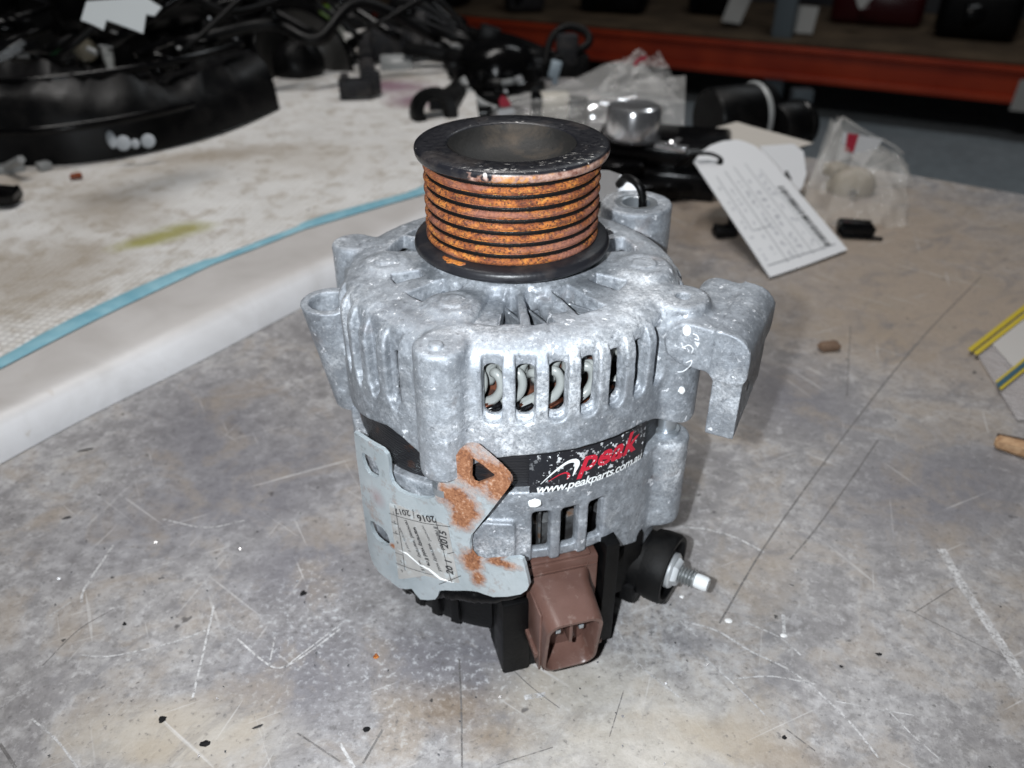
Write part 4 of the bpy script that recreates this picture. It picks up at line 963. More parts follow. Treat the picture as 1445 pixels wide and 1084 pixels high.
# clear bags ---------------------------------------------------------------
def bag(name, label, px, z0, hgt, seed, mat, parent_rot=0, top_lift=0):
    """crumpled bag: sheet over a rough pillow whose outline is given on the bench"""
    o = thing(name, label, 'bag')
    base = [Vector(zp(x, y, z0)) for x, y in px]; c_ = sum(base, Vector()) / len(base); m = len(px) * 6
    ring = [base[i // 6].lerp(base[(i // 6 + 1) % len(base)], (i % 6) / 6) for i in range(m)]
    for side, k in (('top_film', 1.0), ('bottom_film', .05)):
        mb = MB(); rows = []
        for j in range(9):
            s = j / 8; row = []
            for i, p in enumerate(ring):
                q_ = p.lerp(c_, s); prof_ = math.sin(min(1, s * 1.25) * math.pi / 2)
                nz = mnoise.noise(Vector((q_.x * 26 + seed, q_.y * 26, seed * 3.1))) * .7 + mnoise.noise(Vector((q_.x * 70, q_.y * 70 + seed, 0))) * .35
                h = k * hgt * prof_ * (1 + .75 * nz) + (p.z - z0) * 0; row.append(mb.bm.verts.new((q_.x + nz * .006 * k, q_.y + nz * .005 * k, max(z0 + .0008, z0 + h + .001))))
            rows.append(row)
        for A, B in zip(rows, rows[1:]):
            for i in range(m): mb.bm.faces.new((A[i], A[(i + 1) % m], B[(i + 1) % m], B[i]))
        mb.bm.faces.new(rows[-1]); mb.done(side, mat, o, 25)
    return o
def upright_film(name, pts3, mat, parent, seed, nu=26, nv=14, amp=.006):
    """crumpled film between four corner points"""
    A, B, C_, D_ = [Vector(p) for p in pts3]; mb = MB(); nrm = (B - A).cross(D_ - A).normalized()
    def f(u, v):
        p = A.lerp(B, u).lerp(D_.lerp(C_, u), v)
        e_ = mnoise.noise(Vector((u * 5 + seed, v * 4, seed))) + .6 * mnoise.noise(Vector((u * 13, v * 11 + seed, 2)))
        return p + nrm * e_ * amp + Vector((0, 0, 1)) * (.5 * amp * math.sin(u * 9 + seed) * v)
    mb.sheet(f, nu, nv); return mb.done(name, mat, parent, 30)

b1 = thing('parts_bag', 'clear bag with red printed corners holding chrome parts behind the pulley', 'bag')
upright_film('front_film', (at(700, 178, .004), at(965, 190, .004), yp(968, 104, .74), yp(705, 150, .70)), M['bag'], b1, 1.3)
upright_film('peak_film', (yp(840, 130, .71), yp(960, 128, .72), yp(930, 74, .74), yp(880, 76, .73)), M['bag'], b1, 4.1, amp=.010)
upright_film('back_film', (at(705, 150, .02), at(968, 150, .02), yp(900, 78, .79), yp(712, 140, .78)), M['bag'], b1, 7.7)
def strip(name, pxs, Y, mat, parent, tilt=0): 
    V = [Vector(yp(x, y, Y)) for x, y in pxs]; me = bpy.data.meshes.new(name); me.from_pydata([tuple(v) for v in V], [], [tuple(range(len(V)))]); o = link(name, me, mat, parent); return o
strip('red_print', [(704, 141), (709, 134), (717, 140), (722, 149), (712, 152), (705, 150)], .690, M['redink'], b1)
strip('red_print', [(893, 92), (897, 84), (906, 79), (914, 79), (912, 84), (903, 87), (897, 94)], .700, M['redink'], b1)
strip('white_print', [(702, 155), (724, 152), (728, 160), (703, 166)], .690, M['paper'], b1)
pt = thing('bagged_sensor', 'black and cream sensor with chrome end inside the clear bag', 'sensor')
def tilt_cyl(mb, p, r_, L, az_, el=0, n=24):
    mb.lathe([(0, -L / 2), (r_ * .92, -L / 2), (r_, -L / 2 + r_ * .1), (r_, L / 2 - r_ * .1), (r_ * .92, L / 2), (0, L / 2)], n, Matrix.Translation(p) @ Matrix.Rotation(R(az_), 4, 'Z') @ Matrix.Rotation(R(90 - el), 4, 'Y'))
mb = MB(); tilt_cyl(mb, yp(782, 152, .74), .019, .034, 5); mb.done('sleeve', M['cream'], pt, 40)
mb = MB(); mb.box((.014, .03, .038), yp(757, 155, .735), None, .003); mb.box((.026, .03, .034), yp(815, 158, .735), None, .004); mb.done('body', M['black_gloss'], pt)
mb = MB(); tilt_cyl(mb, yp(842, 165, .735), .020, .030, 10); tilt_cyl(mb, yp(872, 150, .755), .012, .05, -20, 10); mb.done('chrome_end', M['chrome'], pt, 40)

b2 = thing('label_bag', 'clear bag with red and white label lying at the right end of the tag', 'bag')
upright_film('front_film', (at(1120, 320, .003), at(1285, 318, .003), yp(1280, 232, .50), yp(1172, 170, .52)), M['bag_b'], b2, 2.2, amp=.008)
upright_film('back_film', (at(1140, 262, .002), at(1290, 262, .002), yp(1276, 226, .54), yp(1182, 162, .56)), M['bag_b'], b2, 5.9, amp=.006)
mb = MB()
for x0, y0, x1, y1 in ((1140, 262, 1188, 166), (1188, 166, 1276, 216), (1262, 218, 1283, 248), (1225, 242, 1262, 222)):
    p_, q_ = Vector(yp(x0, y0, .500)), Vector(yp(x1, y1, .505)); mb.tube([p_.lerp(q_, i / 6) + Vector(rng.uniform(-.001, .001, 3)) for i in range(7)], .0011, 5)
mb.done('crumpled_rim', M['bag'], b2, 180)
strip('label', [(1190, 186), (1246, 197), (1218, 236), (1202, 222), (1188, 226), (1180, 228)], .493, M['paper'], b2)
strip('red_print', [(1196, 188), (1212, 190), (1204, 216), (1192, 214)], .492, M['redink'], b2)
ti = thing('tan_part', 'tan moulded part with a small hole inside the labelled bag', 'part')
mb = MB(); mb.lathe([(0, -.016), (.018, -.016), (.022, -.008), (.021, .010), (.013, .016), (0, .016)], 20, Matrix.Translation(yp(1200, 262, .49)) @ Matrix.Rotation(R(65), 4, 'X') @ Matrix.Diagonal((1, .8, 1, 1))); mb.box((.02, .02, .012), yp(1180, 240, .50), rotz(20), .003)
a = Mat('tan_plastic', (.33, .285, .215), .5); mb.done('body', a.m, ti, 50)
mb = MB(); mb.lathe([(0, 0), (.0035, 0), (.0035, .004), (0, .004)], 12, Matrix.Translation(yp(1202, 273, .469)) @ Matrix.Rotation(R(65), 4, 'X')); mb.done('hole_plug', M['black_rubber'], ti)  # solid dark disc set in place of an open hole
def debris(name, label, cat, px, py, size, mat, rz=0, z=0, bevel=.3, parts=None):
    p = at(px, py, z); mb = MB(); mb.box(size, (0, 0, size[2] / 2), None, min(size) * bevel, 2)
    for v in mb.bm.verts: v.co += Vector(rng.uniform(-.12, .12, 3)) * min(size)
    if parts:
        for s_, l_ in parts: mb.box(s_, l_, None, min(s_) * .2)
    o = mb.done(name, mat, None, 40); o.location = p; o.rotation_euler = (0, 0, R(rz)); return tag(o, label, cat)
debris('foam_scrap', 'small black foam scrap left of the long parts tag', 'scrap', 1022, 334, (.020, .014, .010), M['black_rubber'], 10, parts=[((.008, .008, .006), (.008, .003, .012))])
debris('black_clip', 'black plastic clip with a pale bar right of the parts tag', 'clip', 1205, 331, (.030, .018, .012), M['black_gloss'], -8, parts=[((.034, .003, .002), (.004, -.011, .002))])
debris('pebble', 'brown pebble on the bench right of the hooked bracket', 'pebble', 1169, 493, (.014, .008, .005), Mat('brown_stone', (.16, .10, .065), .8).m, 8, bevel=.45)

# two round black motors by the floor gap
def motor(name, label, px, py, r_, L, az_, z):
    o = thing(name, label, 'motor'); p = at(px, py, z)
    mb = MB(); tilt_cyl(mb, p, r_, L, az_, 0, 32); mb.done('casing', M['black_plastic'], o, 40)
    mb = MB(); d_ = Vector((math.cos(R(az_)), math.sin(R(az_)), 0)); tilt_cyl(mb, p + d_ * (L * .28), r_ * 1.06, L * .12, az_, 0, 32); mb.done('collar', M['greyp'] if 'grey' in label else M['black_gloss'], o, 40)
    mb = MB(); tilt_cyl(mb, p + d_ * (L * .55), r_ * .35, L * .25, az_, 0, 16); mb.done('nose', M['black_gloss'], o, 40); return o
motor('drum_motor', 'larger black drum with a grey collar behind the folded card', 1040, 165, .034, .075, 20, .034)
motor('stub_motor', 'smaller glossy black drum right of the larger one', 1112, 178, .026, .045, 30, .026)

# middle group ----------------------------------------------------------------
cn = thing('dark_connector', 'small dark brown electrical connector lying on the white mat', 'connector', at(503, 138, .026), (0, 0, R(12)))
mb = MB(); mb.box((.040, .024, .020), (0, 0, .012), None, .002); mb.done('body', M['brownblk'], cn); mb = MB(); mb.box((.014, .018, .026), (.024, .004, .016), None, .002); mb.box((.010, .02, .006), (-.012, 0, .025), None, .001); mb.done('latch', M['brownblk'], cn)
gc = thing('grey_sleeve', 'short grey sleeve with dark bracket arms at the back of the mat', 'sleeve')
p = Vector(yp(560, 98, .93)); mb = MB(); tilt_cyl(mb, p, .020, .044, 8, 0, 28); mb.done('sleeve', M['greyp'], gc, 40)
mb = MB(); mb.tube(curve([tuple(at(520, 110, .05)), tuple(yp(516, 60, .97)), tuple(yp(545, 40, .98)), tuple(yp(590, 60, .98)), tuple(yp(640, 90, .96))], 6), .010, 8)
mb.tube([yp(562, 25, 1.0), yp(572, 60, .98), yp(588, 78, .96)], .008, 6); mb.tube([yp(596, 22, 1.0), yp(590, 70, .97)], .012, 6); mb.box((.05, .03, .04), yp(548, 62, .97), rotz(10), .006); mb.done('bracket_arm', M['brownblk'], gc, 40)
el = thing('black_elbow', 'black rubber ring and hose elbow lying right of the purple stain', 'hose')
mb = MB(); T_ = Matrix.Translation(at(612, 158, .030)) @ Matrix.Rotation(R(20), 4, 'Z') @ Matrix.Rotation(R(75), 4, 'X'); mb.lathe([(.014, -.012), (.024, -.014), (.027, -.008), (.027, .008), (.024, .014), (.014, .012), (.012, 0), (.014, -.012)], 32, T_); mb.done('ring', M['black_rubber'], el, 50)
mb = MB(); mb.tube(curve([tuple(at(625, 150, .03)), tuple(yp(650, 130, .82)), tuple(yp(660, 105, .86)), tuple(yp(640, 85, .92))], 6), .017, 12); mb.done('hose', M['black_rubber'], el, 60)
mt = thing('pump_motor', 'large glossy black motor housing with tabs behind the pulley', 'motor')
pc_ = Vector(yp(700, 125, .86)); T_ = Matrix.Translation((pc_.x, pc_.y, .0)) 
mb = MB(); mb.lathe([(0, 0), (.058, 0), (.062, .006), (.062, .028), (.052, .034), (.050, .052), (.042, .066), (.025, .073), (0, .075)], 40, T_); mb.done('housing', M['soot_gloss'], mt, 40)
mb = MB(); mb.lathe([(.0625, .010), (.066, .012), (.066, .018), (.0625, .020)], 40, T_)
for i in range(10): t = 2 * math.pi * i / 10; mb.box((.014, .008, .018), (pc_.x + .058 * math.cos(t), pc_.y + .058 * math.sin(t), .036), Matrix.Rotation(t, 3, 'Z'), .002)
mb.done('rib', M['soot'], mt, 40)
mb = MB(); mb.box((.030, .012, .040), yp(688, 58, .90), Matrix.Rotation(R(18), 3, 'Y'), .004); mb.box((.16, .03, .014), yp(650, 80, .93), Matrix.Rotation(R(8), 3, 'Y'), .004); mb.box((.10, .03, .03), yp(780, 92, .90), None, .006); mb.done('mounting_tab', M['soot'], mt)
mb = MB(); mb.box((.015, .004, .007), yp(716, 116, .795), Matrix.Rotation(R(-8), 3, 'Y'), .001); mb.done('plate', M['greyp'], mt)
hl = thing('lamp_holder', 'clear curved lens strip in front of the black motor housing', 'lens'); mb = MB()
mb.tube(curve([tuple(yp(652, 112, .80)), tuple(yp(662, 132, .78)), tuple(yp(680, 148, .765)), tuple(yp(700, 156, .755))], 6), .0055, 8, flat=.5); mb.done('lens_strip', M['greyp'], hl, 60)
mb = MB(); mb.box((.07, .03, .012), at(655, 158, .010), rotz(-6), .004); mb.done('holder', M['soot_gloss'], hl)
lp = thing('cable_loop', 'dark cable loop with pale blue plug standing in front of the orange beam', 'cable'); mb = MB()
mb.tube(curve([tuple(yp(768, 95, .88)), tuple(yp(778, 55, .90)), tuple(yp(800, 38, .91)), tuple(yp(826, 45, .91)), tuple(yp(830, 62, .90)), tuple(yp(805, 76, .89)), tuple(yp(780, 85, .88))], 6), .0055, 8); mb.done('cable', M['black_rubber'], lp, 60)
mb = MB(); mb.box((.014, .012, .022), yp(783, 98, .86), Matrix.Rotation(R(15), 3, 'Y'), .002); mb.box((.008, .008, .014), yp(783, 112, .86), None, .002); mb.done('plug', Mat('pale_blue_plastic', (.36, .44, .50), .35).m, lp)
mb = MB(); mb.box((.03, .02, .04), yp(800, 70, .89), None, .006); mb.done('clamp', M['brownblk'], lp)

# left heap --------------------------------------------------------------------
tr = thing('trim_panel', 'long curved black plastic trim panel with pale dots along the mat', 'trim')
sp = curve([tuple(at(-120, 262, .026)), tuple(at(0, 240, .026)), tuple(at(110, 232, .026)), tuple(at(215, 214, .026)), tuple(at(310, 188, .026)), tuple(at(395, 154, .026))], 7)
mb = MB(); rows = []
for i, p in enumerate(sp):
    s_ = i / (len(sp) - 1); hh = .070 + .012 * math.sin(s_ * 6); dd = .10
    t_ = (np.array(sp[min(i + 1, len(sp) - 1)]) - np.array(sp[max(i - 1, 0)])); t_ /= np.linalg.norm(t_); nb = np.array([-t_[1], t_[0], 0]); row = []
    for k in range(11):
        a_ = math.pi * k / 10; lip = .004 * math.sin(k * 2.1 + s_ * 9) + .016 * mnoise.noise(Vector((s_ * 9, k * .9, 3))) + .007 * mnoise.noise(Vector((s_ * 40, k * 2.0, 1)))
        row.append(mb.bm.verts.new(np.array(p) + nb * (dd / 2 - dd / 2 * math.cos(a_)) + np.array([0, 0, 1]) * ((hh + lip) * math.sin(a_) ** .7)))
    rows.append(row)
for A, B in zip(rows, rows[1:]):
    for k in range(10): mb.bm.faces.new((A[k], B[k], B[k + 1], A[k + 1]))
mb.bm.faces.new(rows[-1]); mb.bm.faces.new(rows[0][::-1]); mb.done('panel', M['soot'], tr, 50)
mb = MB(); mb.tube([Vector(p) + Vector((-.008, -.010, .036)) for p in sp[4:28]], .004, 6); mb.tube([Vector(p) + Vector((-.02, .028, .072)) for p in sp[2:34]], .004, 6); mb.done('bead', M['soot_gloss'], tr, 60)
for (x, y, rr, el_) in ((149, 192, .0045, 1.9), (157, 197, .0045, 1.9), (174, 202, .0072, 1), (191, 203, .0042, 1.1), (209, 199, .0068, 1)):
    q_ = Vector(zp(x, y, .032)); o_ = q_ + (Vector(CP) - q_).normalized() * .055
    mb = MB(); mb.lathe([(0, .0012), (.8, .0008), (1, 0)], 14, Matrix.Translation(o_) @ (Vector((.1, -1, .5))).to_track_quat('Z', 'Y').to_matrix().to_4x4() @ Matrix.Rotation(R(12), 4, 'Z') @ Matrix.Diagonal((rr, rr * el_, 1, 1))); mb.done('pale_dot', M['greyp'] if 0 else Mat('pale_dot', (.40, .43, .46), .5).m, tr, 60)
mb = MB(); mb.tube([yp(138, 142, .60), yp(134, 152, .598), yp(132, 165, .598)], [.004, .005, .002], 8); mb.tube(curve([tuple(yp(168, 170, .615)), tuple(yp(182, 178, .605)), tuple(yp(226, 170, .63))], 4), [.003] * 4 + [.0045] * 3 + [.001] * 2, 6); mb.done('bright_clip', M['greyp'], tr, 60)

ds = thing('black_dish', 'round black dish with a shiny rolled rim at the end of the heap', 'dish'); dp = Vector(yp(425, 88, .88))
T_ = Matrix.Translation(dp) @ Vector((.62, -.62, .48)).to_track_quat('Z', 'Y').to_matrix().to_4x4()
a = Mat('dish_sheen', (.05, .048, .045), .30, .4); mb = MB(); mb.lathe([(.030, -.020), (.045, -.012), (.058, .004), (.066, .012)], 48, T_); mb.done('bowl', a.m, ds, 60)
mb = MB(); mb.lathe([(.066, .012), (.070, .0145), (.073, .0125), (.073, .008), (.069, .006), (.060, -.008), (.045, -.022), (0, -.03)], 48, T_); mb.done('rim', M['soot_gloss'], ds, 60)
mb = MB(); mb.lathe([(0, -.02), (.034, -.02), (.036, -.012), (.030, .012), (.018, .020), (0, .022)], 32, T_ @ Matrix.Translation((0, 0, -.002))); mb.done('hub', M['soot'], ds, 50)
cn2 = thing('ribbed_canister', 'dark ribbed canister with white printing standing left of the dish', 'canister'); cp2 = Vector(yp(340, 90, .92))
mb = MB(); pr = [(0, 0)]
for i in range(9): z = i * .013; pr += [(.058, z), (.060, z + .003), (.060, z + .010), (.058, z + .0125)]
mb.lathe(pr + [(.05, .122), (.02, .128), (0, .128)], 40, Matrix.Translation((cp2.x, cp2.y, .026))); mb.done('body', M['soot_gloss'], cn2, 40)
for x, y, w_, h_ in ((343, 76, .016, .008), (352, 92, .012, .018), (338, 100, .010, .006), (358, 108, .010, .013)):
    mb = MB(); mb.box((w_, .001, h_), yp(x, y, .857), rotz(10), .0002); mb.done('print_patch', Mat('dull_print', (.16, .18, .21), .6).m, cn2)
hs = thing('heater_housing', 'big black plastic housing with ribs filling the back left of the heap', 'housing')
mb = MB(); mb.box((.42, .20, .17), (-.62, .93, .11), rotz(14), .02, 3); mb.box((.20, .12, .12), (-.80, .78, .075), rotz(25), .015); mb.box((.24, .12, .10), (-.40, 1.00, .12), rotz(8), .015); mb.done('shell', M['soot'], hs)
for i in range(9):
    mb = MB(); mb.box((.006, .012, .15), (-.78 + i * .040, .79 + i * .0100, .115), rotz(14), .002); mb.done('rib', M['soot_gloss'], hs)
mb = MB(); tilt_cyl(mb, (-.47, .80, .13), .045, .16, 30, 5, 28); mb.done('duct', M['soot_gloss'], hs, 40)
pw = thing('torn_paper', 'torn pale paper scrap lying on top of the black heap', 'paper')
card('sheet', dens([(114, 28), (122, 2), (205, -4), (228, 10), (218, 22), (206, 20), (202, 47), (178, 38), (150, 28), (146, 42), (130, 34)], 2), at(170, 20, .17), (.0, -.35, .94), pw, Mat('dull_paper', (.46, .50, .52), .7).m, .0008)
gp = thing('green_clip', 'small dark green clip half buried in the black heap', 'clip'); mb = MB(); mb.box((.028, .012, .026), yp(88, 84, .76), rotz(20), .005); mb.box((.012, .010, .012), yp(104, 92, .755), rotz(20), .003); mb.done('clip', Mat('green_plastic', (.012, .085, .03), .4).m, gp)
bb = thing('clear_bulb', 'clear glass bulb with a pale base in the black heap', 'bulb'); mb = MB(); mb.lathe([(0, .020), (.008, .018), (.013, .008), (.013, -.004), (.008, -.012), (0, -.012)], 20, Matrix.Translation(yp(122, 70, .745)) @ Matrix.Rotation(R(60), 4, 'X')); mb.done('glass', Mat('smoky_glass', (.22, .20, .15), .08).m, bb, 60)
mb = MB(); mb.box((.012, .012, .018), yp(152, 78, .745), rotz(30), .003); mb.box((.008, .01, .03), yp(158, 100, .74), rotz(10), .002); mb.done('base', Mat('pale_base', (.34, .35, .34), .5).m, bb)
ch = thing('silver_clip', 'bent silver clip at the left edge of the heap', 'clip'); mb = MB(); mb.tube(curve([tuple(yp(52, 134, .68)), tuple(yp(66, 124, .675)), tuple(yp(80, 121, .67)), tuple(yp(100, 114, .67))], 4), [.003] * 5 + [.007] * 5 + [.003] * 3, 8, flat=.4); mb.tube([yp(70, 108, .69), yp(78, 104, .69)], .003, 6); mb.done('clip', M['bright'], ch, 60)
gl = thing('glass_shards', 'pale broken plastic piece below the trim panel', 'scrap'); mb = MB(); mb.box((.030, .016, .010), at(10, 240, .028), rotz(30), .002); mb.tube([at(5, 238, .03), at(30, 225, .045)], .004, 5); mb.box((.012, .012, .008), at(62, 234, .03), rotz(50), .002); mb.done('shard', M['greyp'], gl)
debris('black_fitting', 'small glossy black fitting at the left edge of the mat', 'fitting', 4, 286, (.030, .022, .014), M['soot_gloss'], 0, .025)
debris('orange_crumb', 'tiny rust orange crumb under the end of the trim panel', 'crumb', 108, 251, (.010, .006, .004), Mat('orange_rust', (.25, .06, .02), .8).m, 20, .026)
def heap_part(name, label, cat, build, mats):
    o = thing(name, label, cat); build(o, mats); return o
def shards(o, nm, n, box0, box1, size, mat, seed):
    r2 = np.random.default_rng(seed)
    for i in range(n):
        p = [r2.uniform(a_, b_) for a_, b_ in zip(box0, box1)]; sz = [r2.uniform(.25, 1) * size, r2.uniform(.15, .5) * size, r2.uniform(.08, .4) * size]; mb = MB()
        rt = Matrix.Rotation(r2.uniform(0, 6.3), 3, 'Z') @ Matrix.Rotation(r2.uniform(-.7, .7), 3, 'X') @ Matrix.Rotation(r2.uniform(-.5, .5), 3, 'Y')
        if i % 3 == 2: tilt_cyl(mb, p, sz[2] * .8, sz[0], r2.uniform(0, 180), r2.uniform(-30, 30), 14)
        else: mb.box(sz, p, rt, min(sz) * .2, 1)
        mb.done(nm, mat, o, 40)
o = thing('wiring_loom', 'tangled black wiring loom spilling over the back of the trim panel', 'wiring'); r2 = np.random.default_rng(3)
for k in range(9):
    x0 = -.75 + .05 * k; pts_ = [(x0 + r2.uniform(-.03, .03), .70 + r2.uniform(-.04, .04), .09), (x0 + .08 + r2.uniform(-.04, .04), .76 + r2.uniform(-.05, .05), .13 + r2.uniform(-.03, .03)), (x0 + .16, .80 + r2.uniform(-.06, .06), .10 + r2.uniform(-.02, .05)), (x0 + .24 + r2.uniform(-.05, .05), .86 + r2.uniform(-.04, .04), .12), (x0 + .30, .88, .07)]
    mb = MB(); mb.tube(curve(pts_, 6), float(r2.uniform(.003, .008)), 7); mb.done('cable', M['soot_gloss'] if k % 3 == 0 else M['soot'], o, 180)
o = thing('bracket_pile', 'pile of small black brackets and clips on top of the housing', 'brackets'); shards(o, 'bracket', 26, (-.80, .72, .13), (-.42, .88, .20), .085, M['soot'], 5); shards(o, 'clip', 12, (-.75, .70, .10), (-.40, .84, .19), .045, M['soot_gloss'], 9)
o = thing('connector_pile', 'loose black connectors heaped between the canister and the dish', 'connectors'); shards(o, 'connector', 18, (-.52, .80, .04), (-.36, .95, .12), .055, M['soot'], 15); shards(o, 'metal_bit', 5, (-.50, .79, .08), (-.37, .86, .14), .022, M['bright'], 21)
o = thing('trim_clips', 'small black clips and bits heaped along the top of the trim panel', 'clips'); shards(o, 'clip', 34, (-.62, .60, .055), (-.34, .80, .11), .05, M['soot_gloss'], 51); shards(o, 'bright_bit', 5, (-.60, .60, .08), (-.36, .76, .12), .014, M['greyp'], 57)
o = thing('hose_bundle', 'black hoses and brackets lying along the back edge of the bench', 'hoses'); shards(o, 'bracket', 16, (-.24, .95, .03), (-.02, 1.08, .07), .07, M['soot'], 31)
for k in range(4):
    mb = MB(); mb.tube(curve([(-.24 + .02 * k, 1.00 + .02 * k, .04), (-.16, .98 + .03 * k, .075 + .01 * k), (-.08, 1.0 + .02 * k, .05), (.0, .96 + .02 * k, .04), (.06, .95, .03)], 6), .008 + .001 * k, 8); mb.done('hose', M['soot_gloss'] if k % 2 else M['soot'], o, 180)
o = thing('small_parts', 'small black relays and clips scattered in front of the pump motor', 'parts'); shards(o, 'relay', 12, (-.08, .74, .005), (.02, .86, .03), .035, M['soot_gloss'], 41); shards(o, 'bright_clip', 3, (-.06, .76, .03), (.02, .84, .04), .014, M['bright'], 43)
gn = thing('green_packet', 'yellow green packet with a pale strip at the back of the mat', 'packet'); mb = MB(); mb.box((.070, .03, .050), yp(452, 32, 1.12), rotz(6), .008); mb.done('packet', Mat('leaf_green', (.10, .20, .015), .4).m, gn); mb = MB(); mb.box((.016, .02, .10), yp(474, 14, 1.11), rotz(6), .004); mb.done('strip', Mat('pale_strip', (.34, .36, .34), .5).m, gn)

# on the rack -------------------------------------------------------------------
def rack_pt(px, py, dz=.18): return Vector(zp(px, py, -.62 + dz))
for i, (x, y, sz, lab_, mt_, rz) in enumerate(((740, 20, (.20, .18, .16), 'dark casting left of the two wires on the rack', 'brownblk', 10), (870, 22, (.34, .2, .18), 'wide black part in the middle of the rack deck', 'black_plastic', -20), (1255, 40, (.42, .3, .16), 'dark maroon tail lamp on the rack deck', 'maroon', -25), (1400, 62, (.34, .3, .22), 'black ribbed part at the right end of the rack', 'black_plastic', -28), (620, 12, (.30, .22, .16), 'black part at the left end of the rack', 'black_plastic', -20), (1010, 24, (.22, .2, .18), 'small black part left of the white tags on the rack', 'black_gloss', -26))):
    if 'maroon' not in M: M['maroon'] = Mat('maroon_lens', (.045, .004, .006), .25).m
    o = thing('shelf_part', lab_, 'car part'); p = rack_pt(x, y, .18); mb = MB(); mb.box(sz, p + Vector((0, sz[1] * .6, sz[2] / 2)), rotz(rz), min(sz) * .22, 3); mb.done('body', M[mt_], o)
    mb = MB(); tilt_cyl(mb, p + Vector((-.03, sz[1] * .35, sz[2] * .5)), sz[2] * .34, sz[0] * .5, rz + 20, 8, 20); mb.done('boss', M['black_gloss'] if mt_ != 'maroon' else M['maroon'], o, 40)
Mdim = Mat('shelf_tag_card', (.42, .41, .39), .6).m
for pxs, lab_ in (([(1018, 30), (1032, -6), (1062, -6), (1044, 34)], 'narrow white tag hanging left of the maroon lamp'), ([(1088, 44), (1110, 6), (1156, 10), (1146, 48)], 'square white tag lying on the deck edge'), ([(1212, 12), (1206, -8), (1236, -8), (1216, 13)], 'tip of a white tag above the maroon lamp'), ([(1424, 156), (1440, 112), (1480, 118), (1470, 160)], 'white ticket stuck on the right end of the orange beam')):
    beam_ = 'beam' in lab_; pl = (RF @ Vector((0, -.02, 0))) if beam_ else rack_pt(1120, 44, .19) - Vector((0, .02, 0)); nrm = (RF.to_3x3() @ Vector((0, -1, 0))) if beam_ else (RF.to_3x3() @ Vector((0, -1, .9))).normalized()
    o, _, _ = card('shelf_tag', dens(pxs, 2), pl, nrm, None, Mdim, .001); tag(o, lab_, 'tag')

# right edge ----------------------------------------------------------------------
zb = thing('zip_bag', 'clear zip bag with yellow seal lines at the right edge of the bench', 'bag')
def flatq(name, pxs, z, mat, dz=.0004):
    V = [tuple(zp(x, y, z)) for x, y in pxs]; V += [(v[0], v[1], v[2] - dz) for v in V]; k = len(pxs)
    F = [tuple(range(k)), tuple(range(2 * k - 1, k - 1, -1))] + [(i, (i + 1) % k, (i + 1) % k + k, i + k) for i in range(k)]
    me = bpy.data.meshes.new(name); me.from_pydata(V, [], F); return link(name, me, mat, zb)
flatq('film', [(1376, 495), (1520, 380), (1520, 590), (1436, 592)], .0022, film('seal_film', (.55, .52, .52), .30, .25))
flatq('white_panel', [(1398, 483), (1520, 385), (1520, 480), (1432, 520)], .0028, Mat('bag_panel', (.50, .48, .46), .5).m)
My = Mat('yellow_seal', (.52, .40, .02), .4).m; Mb = Mat('blue_seal', (.03, .09, .13), .4).m
for nme, pxs, m_ in (('seal_line', [(1366, 492), (1520, 372), (1520, 380), (1371, 496)], My), ('seal_line', [(1374, 497), (1520, 384), (1520, 391), (1379, 501)], My), ('seal_line', [(1405, 538), (1520, 444), (1520, 452), (1408, 542)], My), ('seal_line', [(1409, 546), (1520, 456), (1520, 463), (1413, 550)], My), ('blue_seal', [(1406, 541), (1520, 450), (1520, 458), (1410, 547)], Mb)): flatq(nme, pxs, .0036 if m_ is My else .0040, m_)
sk = thing('wood_sliver', 'pale split wood sliver at the right edge of the bench', 'stick'); a = Mat('raw_wood', (.42, .26, .14), .7); s2 = a.noise(60, 5, .6, co=a.co((1, 9, 9))); a.col(a.ramp(s2, [(.35, (.30, .165, .08)), (.65, (.50, .32, .18))]))
mb = MB(); A0 = Vector(zp(1404, 622, .004)); A1 = Vector(zp(1520, 655, .004)); mb.tube([A0.lerp(A1, t) for t in (0, .04, .3, .6, 1)], [.0022, .0042, .0050, .0052, .005], 7, flat=.8); mb.done('sliver', a.m, sk, 30)
mb = MB(); mb.tube([A0.lerp(A1, t) + Vector((.001, .0035, .0018)) for t in (.03, .3, .6, 1)], [.0012, .0022, .0026, .0024], 6); mb.done('bark', Mat('bark', (.05, .03, .02), .8).m, sk, 30)
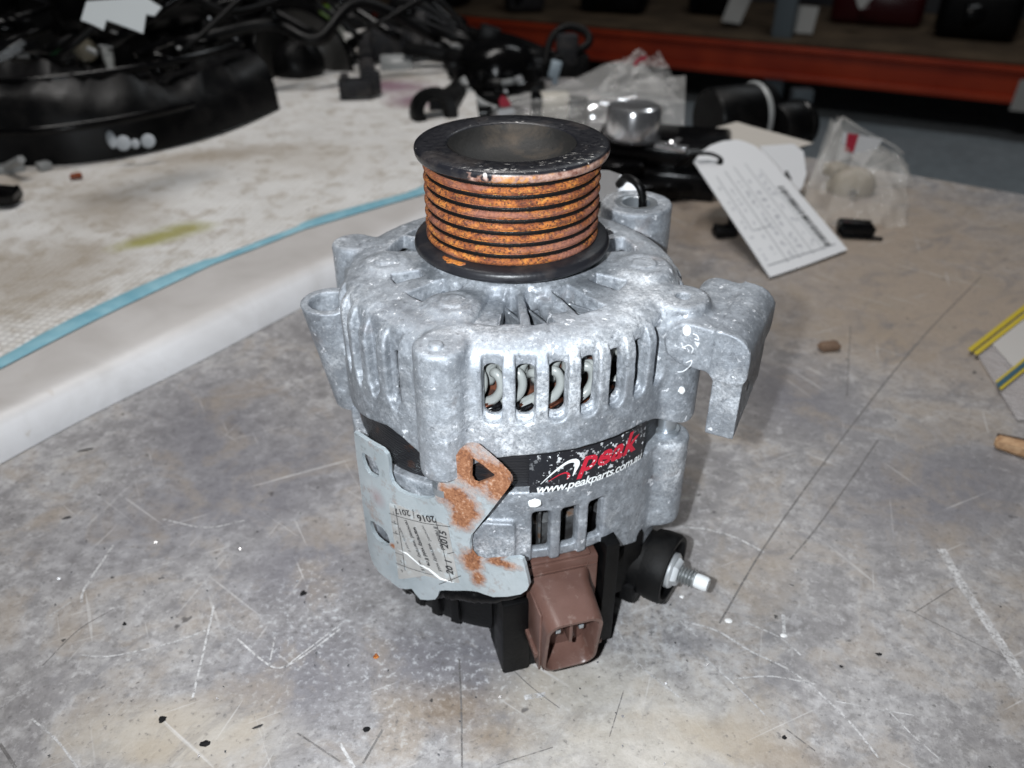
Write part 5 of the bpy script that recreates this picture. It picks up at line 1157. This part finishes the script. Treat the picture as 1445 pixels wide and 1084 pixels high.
for px, py, s_, mt_, lab_, rz in ((1240, 924, (.0042, .0018, .0012), 'tar', 'elongated black crumb in the front right of the bench', -8), (517, 1030, (.0030, .0026, .0018), 'tar', 'round black crumb near the front edge of the picture', 30), (531, 927, (.0028, .0036, .0012), 'rust', 'rust flake in front of the sheet metal bracket', 10), (229, 1016, (.0042, .0036, .0012), 'tar', 'largest black crumb in the front left', 25), (176, 881, (.0022, .0020, .0012), 'tar', 'tiny black crumb above the pale curved scratch', 5), (428, 838, (.0036, .0034, .0016), 'tar', 'black crumb left of the rear cover', 40), (1107, 1041, (.0022, .0020, .0012), 'tar', 'black crumb beside the amber spill', 5), (123, 635, (.0105, .0018, .0010), 'tar', 'thin black splinter by the white mat edge', 18), (364, 1026, (.0052, .0014, .0010), 'brownblk', 'dark splinter beside the cool grey patch', 24), (288, 1050, (.005, .003, .0012), 'tar', 'flat black smear crumb low on the left', 10), (1187, 941, (.0020, .0014, .001), 'tar', 'very small black crumb left of the elongated one', 0), (95, 731, (.006, .0018, .001), 'brownblk', 'brown splinter on the left of the bench', 25)):
    mb = MB(); bmesh.ops.create_icosphere(mb.bm, subdivisions=2, radius=.5); sd = px * .37
    for v in mb.bm.verts: v.co *= 1 + .9 * mnoise.noise(v.co * 2.3 + Vector((sd, 0, 0))); v.co = Vector((v.co.x * s_[0] * .72, v.co.y * s_[1] * .72, max(0, v.co.z + .3) * s_[2] * .8))
    o = mb.done('crumb', M['crumbm'] if mt_ == 'tar' else M[mt_], None, 60); o.location = at(px, py); o.rotation_euler = (0, 0, R(rz)); tag(o, lab_, 'crumb')
sh = []
for i in range(70):
    x, y = rng.uniform(60, 1000), rng.uniform(760, 1080); p = zp(x, y); s_ = rng.uniform(.0003, .0008); a_ = rng.uniform(0, 6)
    d1 = Vector((math.cos(a_), math.sin(a_), rng.uniform(-.3, .3))) * s_; d2 = Vector((-math.sin(a_), math.cos(a_), rng.uniform(-.6, .6))) * s_ * .7; c_ = Vector(p) + Vector((0, 0, .0007))
    sh.append(([c_ - d1, c_ + d2, c_ + d1, c_ - d2], [(0, 1, 2, 3)]))
o = strokes(sh, 'metal_filings', M['chrome'], None); tag(o, 'tiny bright metal filings scattered over the front of the bench', 'filings', kind='stuff')
